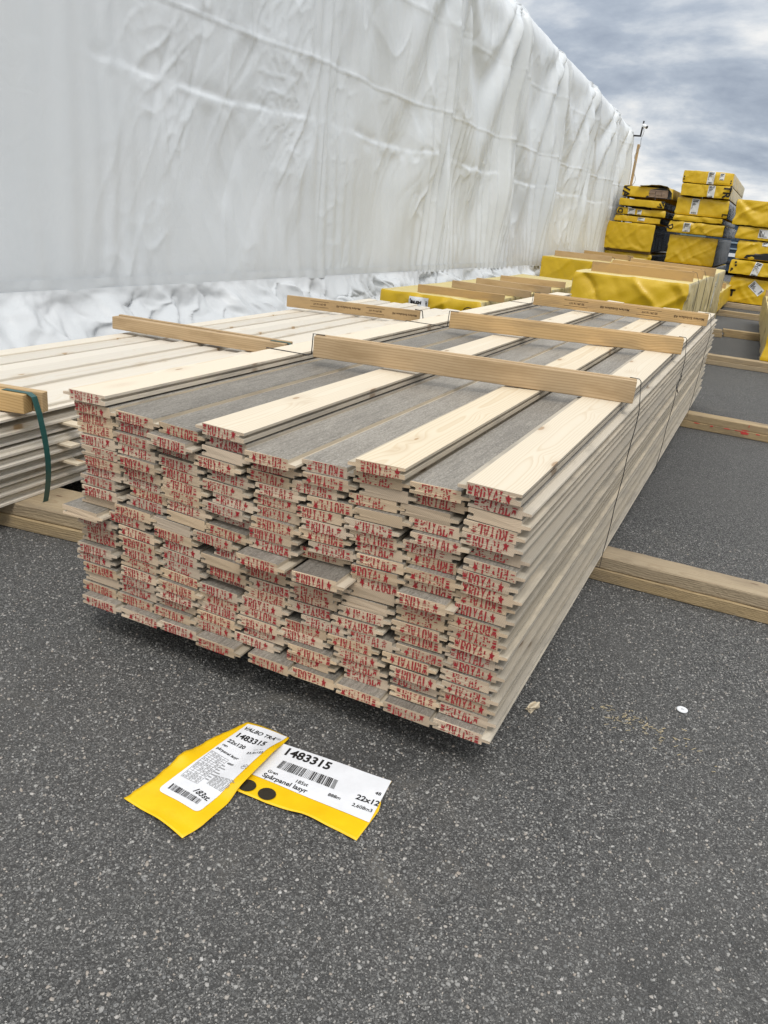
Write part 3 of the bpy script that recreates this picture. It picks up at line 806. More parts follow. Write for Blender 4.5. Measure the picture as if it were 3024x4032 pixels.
# battens over the bundle
zb = 0.385+0.008
lumber('batten', (-1.42, 0.24, zb), (-0.615, 0.405, zb), 0.045, 0.062, M['batten'], left)
lumber('batten', (-1.42, 0.285, zb), (-0.590, 0.452, zb), 0.030, 0.066, M['batten'], left)
lumber('batten', (-1.59, 1.865, zb), (-0.618, 1.965, zb), 0.045, 0.062, M['batten'], left)
lumber('batten', (-1.59, 1.902, zb), (-0.612, 2.003, zb), 0.022, 0.068, M['batten'], left)
b3 = lumber('batten', (-1.62, 3.60, zb), (-0.715, 3.86, zb), 0.022, 0.078, M['batten'], left)
batten_print(b3, 0.94, 0.078, 0.012)
# green plastic straps
def strap(y, x, zt, wob):
    pts = [(x-0.10, y-0.02, zt+0.002), (x-0.012, y-0.003, zt+0.002), (x+0.006, y, zt-0.008), (x+0.020, y+0.004, zt-0.06), (x+0.030, y+0.008, zt-0.12)]
    for j in range(1, 10):
        f = j/9; pts.append((x+0.030-0.02*f*f+wob*math.sin(f*3.1), y+0.008+0.012*f, zt-0.12-(zt-0.12-0.088)*f))
    pts.append((x-0.05, y+0.02, 0.085))
    link('strap', ribbonmesh('strap', pts, (0, 1, 0), 0.022, 0.0012), left, [M['strap']])
strap(0.415, -0.603, zb+0.062, 0.012)
strap(1.985, -0.606, zb+0.062, 0.006)
link('wire', tubemesh('wire', [(-0.76, 3.87, zb+0.08), (-0.705, 3.868, zb+0.079), (-0.695, 3.87, zb+0.03), (-0.705, 3.87, zb-0.05), (-0.70, 3.87, 0.25), (-0.72, 3.87, 0.10)], 0.004, 6), left, [M['wire']])

# ---------------------------------------------------------------- dunnage timbers on the ground
def dunnage(p0, p1, w, h, z, label, rough=True):
    L = (Vector(p1)-Vector(p0)).length; n = max(10, int(L/0.06))
    V = []; F = []; s = abs(hash(label)) % 97; rr = random.Random(len(label)*7+int(p0[1]*10))
    prof = [(-w/2, .003), (-w/2+.003, 0), (w/2-.003, 0), (w/2, .003), (w/2, h-.003), (w/2-.003, h), (-w/2+.003, h), (-w/2, h-.003)]
    for j in range(n+1):
        for (x, zz_) in prof: V.append((x+rr.gauss(0, .0006), L*j/n, zz_+(rr.gauss(0, .0006) if zz_ > .01 else 0)))
    for j in range(n):
        for k in range(8): F.append((j*8+k, (j+1)*8+k, (j+1)*8+(k+1) % 8, j*8+(k+1) % 8))
    F += [tuple(range(8)), tuple(n*8+k for k in range(8))[::-1]]
    me = pymesh('dunnage_timber', V, F)
    bm = bmesh.new(); bm.from_mesh(me); bmesh.ops.recalc_face_normals(bm, faces=bm.faces); bm.to_mesh(me); bm.free()
    o = link('dunnage_timber', me, None, [M['beam']]); o.location = (p0[0], p0[1], z)
    d = Vector(p1)-Vector(p0); o.rotation_euler = (0, 0, math.atan2(-d.x, d.y))
    tag(o, label, 'timber', 'dunnage timbers laid across the asphalt')
    return o
H2 = 0.0445
def pair(p0, p1, w, what):
    lo = dunnage(p0, p1, w, H2-0.001, 0.001, 'lower of the two stacked rough timbers ' + what)
    q0 = (p0[0]-0.02, p0[1]+0.004); q1 = (p1[0]-0.01, p1[1]+0.006)
    hi = dunnage(q0, q1, w, H2-0.001, 0.001+H2, 'upper of the two stacked rough timbers ' + what)
    return lo, hi
pair((-0.02, 1.232), (2.6, 1.275), 0.115, 'under the near end of the stamped bundle')
b2l, b2h = pair((-0.02, 4.00), (2.6, 4.00), 0.115, 'marked with red paint spots')
pair((0.10, 7.05), (2.6, 7.17), 0.13, 'in the third row away')
pair((0.25, 9.60), (0.975, 9.68), 0.12, 'ending short in the fourth row')
pair((0.985, 9.86), (2.6, 10.02), 0.13, 'of the long fourth row')
pair((-0.30, 12.92), (2.6, 13.02), 0.12, 'in the fifth row away')
pair((0.45, 15.0), (2.6, 15.2), 0.14, 'below the rightmost tall stack')
pair((-1.75, 0.30), (-0.06, 0.54), 0.20, 'under the near end of the pale bundle')
pair((-1.75, 3.3), (-0.10, 3.5), 0.12, 'under the far end of the pale bundle')
pair((-2.0, 6.4), (-0.5, 6.4), 0.12, 'under the low torn package')
# red paint spots on the front of the second row
def blot(x, y, z, rx, rz, parent, seed):
    rr = random.Random(seed); V = [(x, y, z)]; n = 14
    for k in range(n):
        a = 2*math.pi*k/n; f = rr.uniform(0.6, 1.1); V.append((x+rx*f*math.cos(a), y, z+rz*f*math.sin(a)))
    o = link('paint_spot', pymesh('paint_spot', V, [(0, 1+k, 1+(k+1) % n) for k in range(n)]), None, [M['red_paint']])
    o.parent = parent; o.matrix_parent_inverse = parent.matrix_basis.inverted()
for k, (x, z, rx, rz) in enumerate(((1.19, 0.041, 0.022, 0.004), (1.28, 0.039, 0.010, 0.006), (1.37, 0.0405, 0.022, 0.004), (1.475, 0.033, 0.03, 0.0095), (1.44, 0.0405, 0.035, 0.003), (1.55, 0.039, 0.015, 0.004))):
    blot(x, 3.9405, z, rx, rz, b2l, 300+k)
blot(1.475, 3.9435, 0.049, 0.025, 0.003, b2h, 331); blot(1.49, 3.9435, 0.078, 0.003, 0.010, b2h, 332)
bpy.context.view_layer.update()

# ---------------------------------------------------------------- wrapped packages
def package(name, x0, x1, y0, y1, z0, z1, seed, label, cat='package', group=None, amp=1.0, side=None, top=None, res=0.028, diag=1.0, skew=0.0, flare=None):
    """crinkled film over a stack of boards; returns (empty, surf) where surf(face,u,v,off) lies on the film"""
    e = empty(name, ((x0+x1)/2, (y0+y1)/2, z0)); tag(e, label, cat, group)
    s0 = seed*13
    def disp(P):
        x, y, z = P[..., 0], P[..., 1], P[..., 2]
        a = 0.5+0.5*sstep(-.3, .5, noise3(x*2, y*2, z*2, s0+5))
        wx = x+0.08*noise3(x*3, y*3, z*3, s0+1); wz = z+0.08*noise3(x*3, y*3, z*3, s0+2); wy = y+0.08*noise3(x*3, y*3, z*3, s0+3)
        fl = sstep(y0+0.12, y0+0.02, y)*0.65+0.35
        A = (wx*0.8+wz*0.6*diag+wy*0.3); B_ = (wz*0.8-wx*0.6*diag+wy*0.5)
        bl = lambda a_, b_, c_, sd: np.abs(noise3(a_, b_, c_, sd))
        h = 0.030*a*(bl(A*3.6, B_*1.0, wy*1.2, s0+7)-0.28) - 0.024*(1.25-a)*(bl(B_*4.6, A*1.2, wy*1.2, s0+9)-0.28)
        h = h + 0.030*(1-bl(A*3.4, B_*0.7, wy*1.2, s0+15))**8 + 0.024*(1-bl(B_*4.0, A*0.8, wy*1.2, s0+17))**8 - 0.020*(1-bl(A*5.5, B_*1.0, wy*2, s0+19))**7
        h = h + 0.013*(bl(A*10.0, B_*3.2, wy*3, s0+11)-bl(B_*11.0, A*3.4, wy*3, s0+13))
        return h*amp*fl
    def shape(P):
        """box point -> film point"""
        P = P.copy()
        cx, cy, cz = (x0+x1)/2, (y0+y1)/2, (z0+z1)/2
        nx = np.clip((P[..., 0]-cx)/((x1-x0)/2), -1, 1); ny = np.clip((P[..., 1]-cy)/((y1-y0)/2), -1, 1); nz = np.clip((P[..., 2]-cz)/((z1-z0)/2), -1, 1)
        # rounded edges
        rr = 0.014
        ex = np.maximum(np.abs(P[..., 0]-cx)-((x1-x0)/2-rr), 0); ey = np.maximum(np.abs(P[..., 1]-cy)-((y1-y0)/2-rr), 0); ez = np.maximum(np.abs(P[..., 2]-cz)-((z1-z0)/2-rr), 0)
        n_ = np.sqrt(ex**2+ey**2+ez**2)+1e-9
        k = np.where(n_ > rr, rr/n_, 1.0)
        for ax, (ee, c_, h_) in enumerate(((ex, cx, (x1-x0)/2), (ey, cy, (y1-y0)/2), (ez, cz, (z1-z0)/2))):
            sg = np.sign(P[..., ax]-c_)
            P[..., ax] = np.where(ee > 0, c_+sg*(h_-rr+ee*k), P[..., ax])
        N = np.stack([np.sign(nx)*ex, np.sign(ny)*ey, np.sign(nz)*ez], -1)/np.maximum(n_[..., None], 1e-6)
        D = disp(P)
        edge = (ex > 0).astype(int)+(ey > 0)+(ez > 0)
        dz_ = np.minimum(z1-P[..., 2], 0.05)/0.05; D = D*(0.35+0.65*np.clip(dz_, 0, 1)) if True else D
        P = P + N*D[..., None]
        bz = sstep(z0+0.03, z0, P[..., 2])
        P[..., 2] = np.maximum(P[..., 2], z0+0.002)
        if skew: P[..., 0] += skew*(P[..., 2]-z0)
        if flare is not None: P = flare(P)
        return P
    def lin(a, b, st): return np.linspace(a, b, max(3, int(abs(b-a)/st)+1))
    xs, zs = lin(x0, x1, res), lin(z0, z1, res*0.8); ysn = np.concatenate([lin(y0, min(y1, y0+1.2), res)[:-1], lin(min(y1, y0+1.2), y1, res*3)])
    def face(nm, A, B, fn, mat):
        g = np.stack(fn(*np.meshgrid(A, B, indexing='ij')), -1)  # box face grid
        me = gridmesh(nm, shape(g)); me.set_sharp_from_angle(angle=R(55))
        return link(nm, me, e, [mat])
    face('end_wrap', xs, zs, lambda a, b: (a, np.full_like(a, y0), b), M['wrap'])
    face('top_wrap', xs, ysn, lambda a, b: (a, b, np.full_like(a, z1)), top or M['wrap'])
    face('side_wrap', ysn, zs, lambda a, b: (np.full_like(a, x1), a, b), side or M['wrap'])
    face('side_wrap', ysn, zs, lambda a, b: (np.full_like(a, x0), a, b), side or M['wrap'])
    face('back_wrap', lin(x0, x1, .1), lin(z0, z1, .1), lambda a, b: (a, np.full_like(a, y1), b), M['wrap'])
    def front(px, pz, off):
        """points on the front film pushed out by off"""
        px = np.asarray(px, float); pz = np.asarray(pz, float)
        return shape(np.stack([px, np.full_like(px, y0), pz], -1)) - np.array([0, off, 0])
    e_front = front
    return e, e_front

def film_label(e, front, cx, cz, w, h, ang=0.0, lines=True, seed=0):
    """white printed label stuck on the front film, long side upright for ang = 0"""
    ca, sa = math.cos(ang), math.sin(ang); rr = random.Random(seed)
    def at(U, V, off):
        X = cx + U*ca - V*sa; Z = cz + U*sa + V*ca
        return front(X, Z, off)
    U, V = np.meshgrid(np.linspace(-w/2, w/2, 9), np.linspace(-h/2, h/2, 13), indexing='ij')
    lb = link('label', gridmesh('label', at(U, V, 0.006)), e, [M['far_paper']])
    rects = []
    # print blocks: maker line, number, text lines, bar code
    z = h/2 - 0.06*h
    rects.append((-0.40*w, 0.38*w, z-0.05*h, z)); z -= 0.09*h
    rects.append((-0.40*w, 0.30*w, z-0.06*h, z)); z -= 0.11*h
    for k in range(4):
        rects.append((-0.40*w, rr.uniform(-0.1, 0.25)*w, z-0.022*h, z)); z -= 0.05*h
    for k in range(7):
        a = -0.32*w+k*0.095*w
        rects.append((a, a+0.055*w*rr.uniform(0.6, 1.3), -0.46*h, -0.36*h))
    for k in range(5): rects.append((-0.40*w, -0.40*w+0.10*w*rr.uniform(.7, 1.6), z-0.02*h-k*0.045*h, z-k*0.045*h))
    Vv, Ff = [], []
    for (a, b, c, d) in rects:
        us = np.array([a, b, b, a]); vs = np.array([c, c, d, d]); P = at(us, vs, 0.010)
        i = len(Vv); Vv += [tuple(p) for p in P]; Ff.append((i, i+1, i+2, i+3))
    o = link('print', pymesh('print', Vv, Ff), None, [M['ink']]); o.parent = lb
    o.matrix_parent_inverse = Matrix.Identity(4); o['kind'] = 'stuff'
    return lb

def film_text(e, front, s, cx, cz, size, ang=0.0, bold=0.008):
    me = text_mesh(s, size, bold)
    bm = bmesh.new(); bm.from_mesh(me); bmesh.ops.triangulate(bm, faces=bm.faces)
    bmesh.ops.subdivide_edges(bm, edges=[ed for ed in bm.edges if ed.calc_length() > 0.04], cuts=2)
    ca, sa = math.cos(ang), math.sin(ang)
    vs = np.array([v.co[:] for v in bm.verts]); mid = (vs.max(0)+vs.min(0))/2; vs -= mid
    P = front(cx+vs[:, 0]*ca-vs[:, 1]*sa, cz+vs[:, 0]*sa+vs[:, 1]*ca, 0.009)
    for v, p in zip(bm.verts, P): v.co = p
    bm.to_mesh(me); bm.free()
    return link('lettering', me, e, [M['ink']])

def top_battens(e, items, h=0.09, w=0.035):
    for (a, b, z) in items:
        lumber('batten', (*a, z), (*b, z), w, h, M['batten'], e)

# big package right behind the stamped bundle
eA, fA = package('wrapped_board_package', -0.14, 0.80, 5.8, 10.6, 0.09, 0.765, 1, 'bulky yellow wrapped package with three battens right behind the stamped board bundle', amp=1.0, side=M['torn'], top=M['wrap_top'], res=0.017)
top_battens(eA, [((-0.04, 6.02), (0.78, 6.30), 0.762), ((-0.05, 7.02), (0.80, 7.08), 0.762), ((-0.05, 8.1), (0.84, 8.0), 0.762)], 0.085)
for (y, n) in ((6.30, 0), (7.08, 1), (8.0, 2)):
    link('wire', tubemesh('wire', [(0.76, y+0.02, 0.85), (0.80, y+0.02, 0.84), (0.835, y+0.03, 0.76), (0.835, y+0.03, 0.10)], 0.0022, 6), eA, [M['wire']])
film_label(eA, lambda X, Z, o: np.stack([np.full_like(X, 0.825+o), 8.6+(X-0.3), Z], -1), 0.3, 0.55, 0.12, 0.28, 0, seed=4)
eA2, fA2 = package('wrapped_board_package', -0.15, 0.715, 12.3, 16.3, 0.09, 0.39, 2, 'low yellow wrapped package peeking out right of the bulky one, battens on top', amp=0.7, top=M['wrap_top'])
top_battens(eA2, [((-0.1, 12.55), (0.70, 12.6), 0.388), ((-0.1, 13.5), (0.70, 13.55), 0.388)], 0.085)
eB, fB = package('wrapped_board_package', -1.91, -0.95, 11.5, 16.0, 0.09, 0.64, 3, 'smooth yellow wrapped package beside the tarpaulin behind the low torn one', amp=0.5, top=M['wrap_top'])
top_battens(eB, [((-1.83, 11.95), (-0.98, 12.2), 0.638), ((-1.78, 13.9), (-0.90, 13.75), 0.638)], 0.085)
for y in (12.2, 13.7):
    link('wire', tubemesh('wire', [(-0.99, y, 0.72), (-0.935, y, 0.70), (-0.925, y, 0.10)], 0.004, 6), eB, [M['wire']])
eC, fC = package('wrapped_board_package', -1.72, -0.78, 5.35, 9.9, 0.09, 0.43, 4, 'low torn yellow package with four battens between the tarpaulin and the bulky package', amp=0.9, side=M['torn'], top=M['wrap_top'], res=0.018)
top_battens(eC, [((-1.42, 5.48), (-0.66, 5.62), 0.432), ((-1.44, 6.40), (-0.63, 6.36), 0.432), ((-1.45, 7.15), (-0.65, 7.2), 0.432), ((-1.45, 8.0), (-0.75, 8.27), 0.432)], 0.068, 0.03)
film_label(eC, fC, -1.34, 0.335, 0.14, 0.18, R(90), seed=8)
film_text(eC, fC, 'FALSM', -1.36, 0.36, 0.035, 0, 0.002)
ring = [(math.cos(a)*0.05-0.875, math.sin(a)*0.05+0.33) for a in np.linspace(0, 2*math.pi, 25)]
P = fC(np.array([p[0] for p in ring]), np.array([p[1] for p in ring]), 0.012)
link('emblem', tubemesh('emblem', [tuple(p) for p in P], 0.004, 5), eC, [M['ink']])
film_text(eC, fC, 'P', -0.875, 0.33, 0.07, 0, 0.004)

eR, fR = package('wrapped_board_package', 1.475, 2.4, 7.2, 12.3, 0.09, 0.44, 5, 'ragged wrapped package at the right edge of the lane, cut by the frame', amp=1.3, side=M['torn'], top=M['wrap_top'], flare=lambda P: P - np.stack([0.030*(P[..., 1]-7.2)*(P[..., 0] < 1.95), 0*P[..., 0], 0*P[..., 0]], -1))
top_battens(eR, [((1.33, 11.9), (2.3, 12.0), 0.442), ((1.38, 10.6), (2.3, 10.7), 0.442)], 0.08)

# tall stacks of packages. Each row: x0, x1, z0, z1
def tower(y0, L, rows, who, seed, black, grp, skewmap=None):
    res = []
    for k, (x0, x1, z0, z1, amp, txt) in enumerate(rows):
        dy = 0.05*math.sin(k*2.3+seed)
        e, f = package('wrapped_board_package', x0, x1, y0+dy, y0+dy+L, z0, z1, seed*10+k, txt, group=grp, amp=amp, side=M['black_wrap'] if k in black else (M['torn'] if k < 2 and who == 'mid' else M['wrap']), res=0.030)
        res.append((e, f))
    return res
G1 = 'wrapped packages piled in tall stacks'
t1 = tower(16.8, 4.6, [
 (-1.83, -0.85, 1.785, 1.985, 0.6, 'torn-open topmost package of the left stack showing board ends'),
 (-1.85, -0.95, 1.600, 1.735, 0.6, 'thin yellow package second from the top of the left stack'),
 (-1.86, -0.91, 1.435, 1.560, 0.8, 'third package from the top of the left stack with two labels'),
 (-1.89, -0.97, 1.300, 1.415, 1.0, 'crumpled package with one small label, just above the tall package of the left stack'),
 (-2.02, -1.04, 0.750, 1.280, 0.7, 'tall unlabelled yellow package of the left stack'),
 (-2.03, -1.02, 0.300, 0.700, 0.9, 'package below the tall one in the left stack, half hidden by battens')], 'left', 2, {1, 2, 3, 4, 5}, G1)
t2 = tower(16.8, 4.6, [
 (-0.72, 0.22, 2.125, 2.350, 0.7, 'topmost yellow package of the tallest middle stack, wide label at its centre'),
 (-0.70, 0.23, 1.880, 2.110, 0.7, 'second package of the middle stack with letters TR at its right end'),
 (-0.74, 0.24, 1.530, 1.855, 0.7, 'third package of the middle stack with one tall upright label'),
 (-0.72, 0.19, 1.415, 1.515, 0.9, 'thin unlabelled package squeezed in the middle of the middle stack'),
 (-0.79, 0.26, 1.185, 1.395, 1.2, 'puckered package with a label, above the tall one in the middle stack'),
 (-0.74, 0.195, 0.605, 1.145, 0.7, 'tall unlabelled yellow package of the middle stack'),
 (-0.83, 0.205, 0.200, 0.580, 0.7, 'lowest package of the middle stack, mostly behind battens')], 'mid', 3, {2, 3, 4, 5, 6}, G1)
t3 = tower(15.1, 4.6, [
 (0.49, 1.52, 1.410, 1.830, 1.1, 'topmost thick yellow package of the right stack, cut by the frame'),
 (0.60, 1.56, 1.185, 1.395, 0.9, 'second package of the right stack with a sideways label'),
 (0.66, 1.60, 0.850, 1.160, 1.4, 'sagging torn package in the middle of the right stack'),
 (0.61, 1.62, 0.590, 0.825, 1.0, 'fourth package of the right stack with a slanted label and two dots'),
 (0.68, 1.66, 0.100, 0.530, 1.0, 'lowest package of the right stack with a tilted label')], 'right', 4, {0, 2}, G1)
# labels and lettering
film_text(*t1[0], 'VA', -1.765, 1.885, 0.20, R(-90), 0.006)
film_text(*t1[1], 'VA', -1.00, 1.675, 0.14, R(60), 0.004)
film_text(*t1[2], 'D', -1.80, 1.50, 0.13, R(90), 0.005)
film_label(*t1[2], -1.58, 1.50, 0.14, 0.11, seed=1); film_label(*t1[2], -1.42, 1.495, 0.09, 0.085, seed=2)
film_label(*t1[3], -1.36, 1.365, 0.14, 0.06, seed=3)
film_label(*t2[0], -0.19, 2.24, 0.13, 0.22, seed=4); film_label(*t2[0], 0.01, 2.275, 0.085, 0.12, seed=5)
film_text(*t2[0], ':', -0.69, 2.21, 0.14, 0, 0.006); film_text(*t2[0], ':', 0.19, 2.19, 0.12, 0, 0.006)
film_label(*t2[1], -0.13, 1.995, 0.13, 0.215, seed=6)
film_text(*t2[1], 'TR', 0.16, 2.005, 0.19, R(-90), 0.006)
film_label(*t2[2], -0.38, 1.70, 0.145, 0.285, seed=7)
film_text(*t2[2], 'L', 0.20, 1.58, 0.11, R(-90), 0.005)
film_label(*t2[4], -0.44, 1.30, 0.14, 0.165, seed=8)
film_text(*t2[4], 'D', -0.745, 1.28, 0.13, R(-60), 0.005)
film_label(*t3[1], 1.06, 1.30, 0.14, 0.22, R(90), seed=9)
film_label(*t3[2], 1.10, 1.125, 0.09, 0.055, seed=10)
film_label(*t3[3], 1.06, 0.70, 0.12, 0.25, R(-14), seed=11)
film_text(*t3[3], ':', 0.70, 0.76, 0.15, R(10), 0.01); film_text(*t3[3], 'P', 0.655, 0.655, 0.08, 0, 0.004)
film_label(*t3[4], 1.13, 0.38, 0.14, 0.25, R(52), seed=12)
film_text(*t3[4], 'T', 0.745, 0.26, 0.15, R(0), 0.01)

# torn openings: dark sheets painted as the shade inside, board ends in front
def opening(e, front, poly, cols, rows, x0, z0, w, h, y):
    P = front(np.array([p[0] for p in poly]), np.array([p[1] for p in poly]), 0.012)
    c = P.mean(0); V = [tuple(c)]+[tuple(p) for p in P]; n = len(P)
    link('torn_opening_shade', pymesh('torn_opening_shade', V, [(0, 1+k, 1+(k+1) % n) for k in range(n)]), e, [M['dark_gap']])
    rr = random.Random(3); bw, bh = w/cols, h/rows
    for c_ in range(cols):
        for r_ in range(rows):
            xa = x0+c_*bw+rr.uniform(-.004, .004); za = z0+r_*bh
            link('board_end', boxmesh('board_end', xa, xa+bw*0.96, y-0.03-rr.uniform(0, .012), y+0.2, za+0.001, za+bh*0.9, 0.002), e, [M['far_end']])
M['far_end'] = plain('shaded_board_ends', (0.30, 0.215, 0.16), 0.85, var=0.2)
opening(*t1[0], [(-1.36, 1.79), (-1.27, 1.945), (-1.12, 1.985), (-0.98, 1.985), (-0.87, 1.93), (-0.855, 1.79)], 3, 6, -1.30, 1.80, 0.37, 0.145, 16.8+0.05*math.sin(2))
opening(*t3[2], [(0.80, 0.865), (0.84, 0.93), (1.02, 0.955), (1.15, 0.985), (1.55, 0.985), (1.55, 0.865)], 4, 4, 0.97, 0.87, 0.50, 0.095, 15.1+0.05*math.sin(2*2.3+4))
# film pulled up into a loose hood over the torn package
U, V = np.meshgrid(np.linspace(0, 1, 26), np.linspace(0, 1, 22), indexing='ij')
X = -1.52+U*0.66; Yh = 16.76+V*1.2
Zh = 1.975 + 0.040*np.sin(np.pi*np.clip(U, 0, 1))**0.8*(1-0.6*V) + 0.02*(ridge(X*5, Yh*3, 0, 5, 2)-0.7)
Zh = np.where(U > 0.85, Zh-(U-0.85)*0.5, Zh)
link('loose_hood', gridmesh('loose_hood', np.stack([X, Yh, Zh+0.012], -1)), t1[0][0], [M['wrap_top']])
# spacer timbers inside the stacks
for (y0, x0, x1, z, who) in ((16.95, -1.98, -1.06, 0.702, 'left'), (16.95, -0.74, 0.17, 0.578, 'middle')):
    o = lumber('spacer_timber', (x0, y0, z), (x1, y0, z), 0.08, 0.026 if who == 'middle' else 0.046, M['batten'], None)
    tag(o, 'spacer timber under the tall package of the %s stack' % who, 'timber', 'spacer timbers in the tall stacks')
# base timbers that carry the two far stacks
for (x0, x1, zt_, who) in ((-2.03, -1.05, 0.30, 'left'), (-0.83, 0.18, 0.20, 'middle')):
    for y0 in (17.3, 20.5):
        o = lumber('bearer_timber', (x0, y0, 0.0), (x1, y0, 0.0), 0.12, zt_, M['beam'], None)
        tag(o, 'bearer timber on the ground below the %s stack, %s end' % (who, 'near' if y0 < 18 else 'far'), 'timber', 'bearers of the tall stacks')

# ---------------------------------------------------------------- far background
M['blue'] = plain('blue_container_paint', (0.035, 0.06, 0.095), 0.5, var=0.15, scale=3)
M['blue_light'] = plain('pale_blue_trim', (0.22, 0.28, 0.33), 0.5)
cn = empty('blue_container', (0.1, 31, 0)); tag(cn, 'dark blue steel container far off in the gap between the middle and right stacks', 'container')
link('body', boxmesh('body', -1.2, 1.5, 31, 37, 0.12, 2.1, 0.02), cn, [M['blue']])
for k in range(14): link('rib', boxmesh('rib', -1.15+k*0.19, -1.05+k*0.19, 30.96, 31.0, 1.15, 2.05, 0.008), cn, [M['blue']])
link('rail', boxmesh('rail', -1.2, 1.5, 30.94, 31.0, 1.06, 1.12, 0.008), cn, [M['blue_light']])
link('latch_bar', boxmesh('latch_bar', -0.9, 0.2, 30.93, 31.0, 0.86, 0.91, 0.008), cn, [M['blue_light']])
link('number_plate', boxmesh('number_plate', -0.32, -0.10, 30.95, 31.0, 0.62, 0.74, 0.004), cn, [M['white_plastic']])
link('bumper', boxmesh('bumper', -1.2, 1.5, 30.9, 31.0, 0.40, 0.48, 0.01), cn, [M['black_metal']])
hills = []
xs_ = np.linspace(-500, 560, 160)
zt_ = 7+5*fbm(xs_*0.012, 0*xs_, 0, 3, 4)+1.2*fbm(xs_*0.2, 0*xs_, 0, 6, 3)
Ph = np.stack([np.stack([xs_, np.full_like(xs_, 520), np.zeros_like(xs_)], -1), np.stack([xs_, np.full_like(xs_, 530), np.maximum(zt_, 2)], -1), np.stack([xs_, np.full_like(xs_, 590), np.maximum(zt_, 2)*0.9], -1)], 1)
M['wood_far'] = plain('distant_woodland', (0.05, 0.075, 0.07), 0.9, var=0.3, scale=0.05)
tag(link('hills', gridmesh('hills', Ph), None, [M['wood_far']]), kind='structure')

# ---------------------------------------------------------------- printed yellow tags on the asphalt
def poly_interp(pts, t):
    pts = np.array(pts, float); d = np.r_[0, np.cumsum(np.hypot(*np.diff(pts, axis=0).T))]; d /= d[-1]
    return np.stack([np.interp(t, d, pts[:, 0]), np.interp(t, d, pts[:, 1])], -1)
def z1(x, y):
    b = 0.0070 + 0.0045*noise3(np.asarray(x)*14, np.asarray(y)*9, 0, 4) + 0.010*sstep(0.64, 0.70, x)*sstep(-0.36, -0.30, y)*sstep(-0.11, -0.2, y)
    return b + 0.009*np.exp(-((np.asarray(x)-0.552)/0.02)**2-((np.asarray(y)+0.295)/0.025)**2) + 0.004*sstep(-0.45, -0.484, y)
def z2(x, y):
    return 0.0055 + 0.0018*noise3(np.asarray(x)*12, np.asarray(y)*10, 3, 8) + 0.005*np.exp(-((np.asarray(x)-0.86)/0.035)**2)*sstep(-0.27, -0.312, y)
def tag_sheet(name, P2, zf, th, mat, parent):
    Z = zf(P2[..., 0], P2[..., 1])
    P = np.concatenate([P2, Z[..., None]], -1)
    o = link(name, gridmesh(name, P), parent, [mat])
    md = o.modifiers.new('thickness', 'SOLIDIFY'); md.thickness = th; md.offset = -1
    return o
def flat_print(name, me_or_vf, zf, off, mat, parent, sub=0.006):
    me = me_or_vf
    bm = bmesh.new(); bm.from_mesh(me); bmesh.ops.triangulate(bm, faces=bm.faces)
    for it in range(2):
        ed = [e_ for e_ in bm.edges if e_.calc_length() > sub]
        if ed: bmesh.ops.subdivide_edges(bm, edges=ed, cuts=1)
    if bm.verts:
        c_ = np.array([v.co[:] for v in bm.verts]); Z = zf(c_[:, 0], c_[:, 1])
        for v, zv in zip(bm.verts, Z): v.co.z = zv+off
    bmesh.ops.recalc_face_normals(bm, faces=bm.faces)
    bm.to_mesh(me); bm.free()
    o = link(name, me, None, [mat]); o.parent = parent
    return o
def rects_mesh(rects):
    V, F = [], []
    for r4 in rects:
        i = len(V); V += [(p[0], p[1], 0) for p in r4]; F.append(tuple(range(i, i+4)))
    return pymesh('print', V, F)
def quad(A, B, C_, D_, u0, u1, v0, v1):
    """sub-quad of the quad A(top left) B(top right) C(bottom right) D(bottom left)"""
    A, B, C_, D_ = (np.array(p, float) for p in (A, B, C_, D_))
    f = lambda u, v: (A*(1-u)+B*u)*(1-v)+(D_*(1-u)+C_*u)*v
    return [f(u0, v1), f(u1, v1), f(u1, v0), f(u0, v0)]
def tag_text(s, a, b, zf, off, mat, parent, bold=0.02, shear=0.0):
    me = text_mesh(s, 1.0, bold, shear)
    xs_ = [v.co.x for v in me.vertices]; w = max(xs_)-min(xs_); L = math.dist(a, b); k = L/w
    d = Vector((b[0]-a[0], b[1]-a[1], 0)).normalized(); n_ = Vector((-d.y, d.x, 0))
    m_ = Matrix((d*k, n_*k*1.05, Vector((0, 0, 1)))).transposed().to_4x4(); m_.translation = Vector((a[0]-d.x*k*min(xs_), a[1]-d.y*k*min(xs_), 0))
    me.transform(m_)
    return flat_print('print', me, zf, off, mat, parent)

g1 = empty('printed_tag', (0.62, -0.30, 0.0)); tag(g1, 'torn yellow plastic tag with white list label and handwritten count, lying on top', 'tag')
g2 = empty('printed_tag', (0.83, -0.22, 0.0)); tag(g2, 'yellow plastic tag with large number and bar code, partly under the other tag', 'tag')
E1L = [(.593, -.118), (.578, -.165), (.564, -.209), (.552, -.267), (.5475, -.290), (.5495, -.296), (.546, -.303), (.544, -.349), (.545, -.377), (.5405, -.395), (.539, -.411), (.535, -.453)]
E1R = [(.701, -.116), (.708, -.18), (.710, -.231), (.708, -.29), (.707, -.322), (.710, -.362), (.707, -.436), (.698, -.484)]
v = np.linspace(0, 1, 60); Lp, Rp = poly_interp(E1L, v), poly_interp(E1R, v); u = np.linspace(0, 1, 24)
jag = np.stack([0.0012*noise3(v*45, 0*v, 0, 3), 0*v], -1); Lp = Lp+jag
P1 = Lp[:, None]*(1-u[None, :, None])+Rp[:, None]*u[None, :, None]
P1[..., 1] += (0.004*np.sin(np.pi*u)*sstep(0.9, 1, v)[:, None])
tag_sheet('tag_film', P1[:, ::-1], z1, 0.0006, M['tag_yellow'], g1)
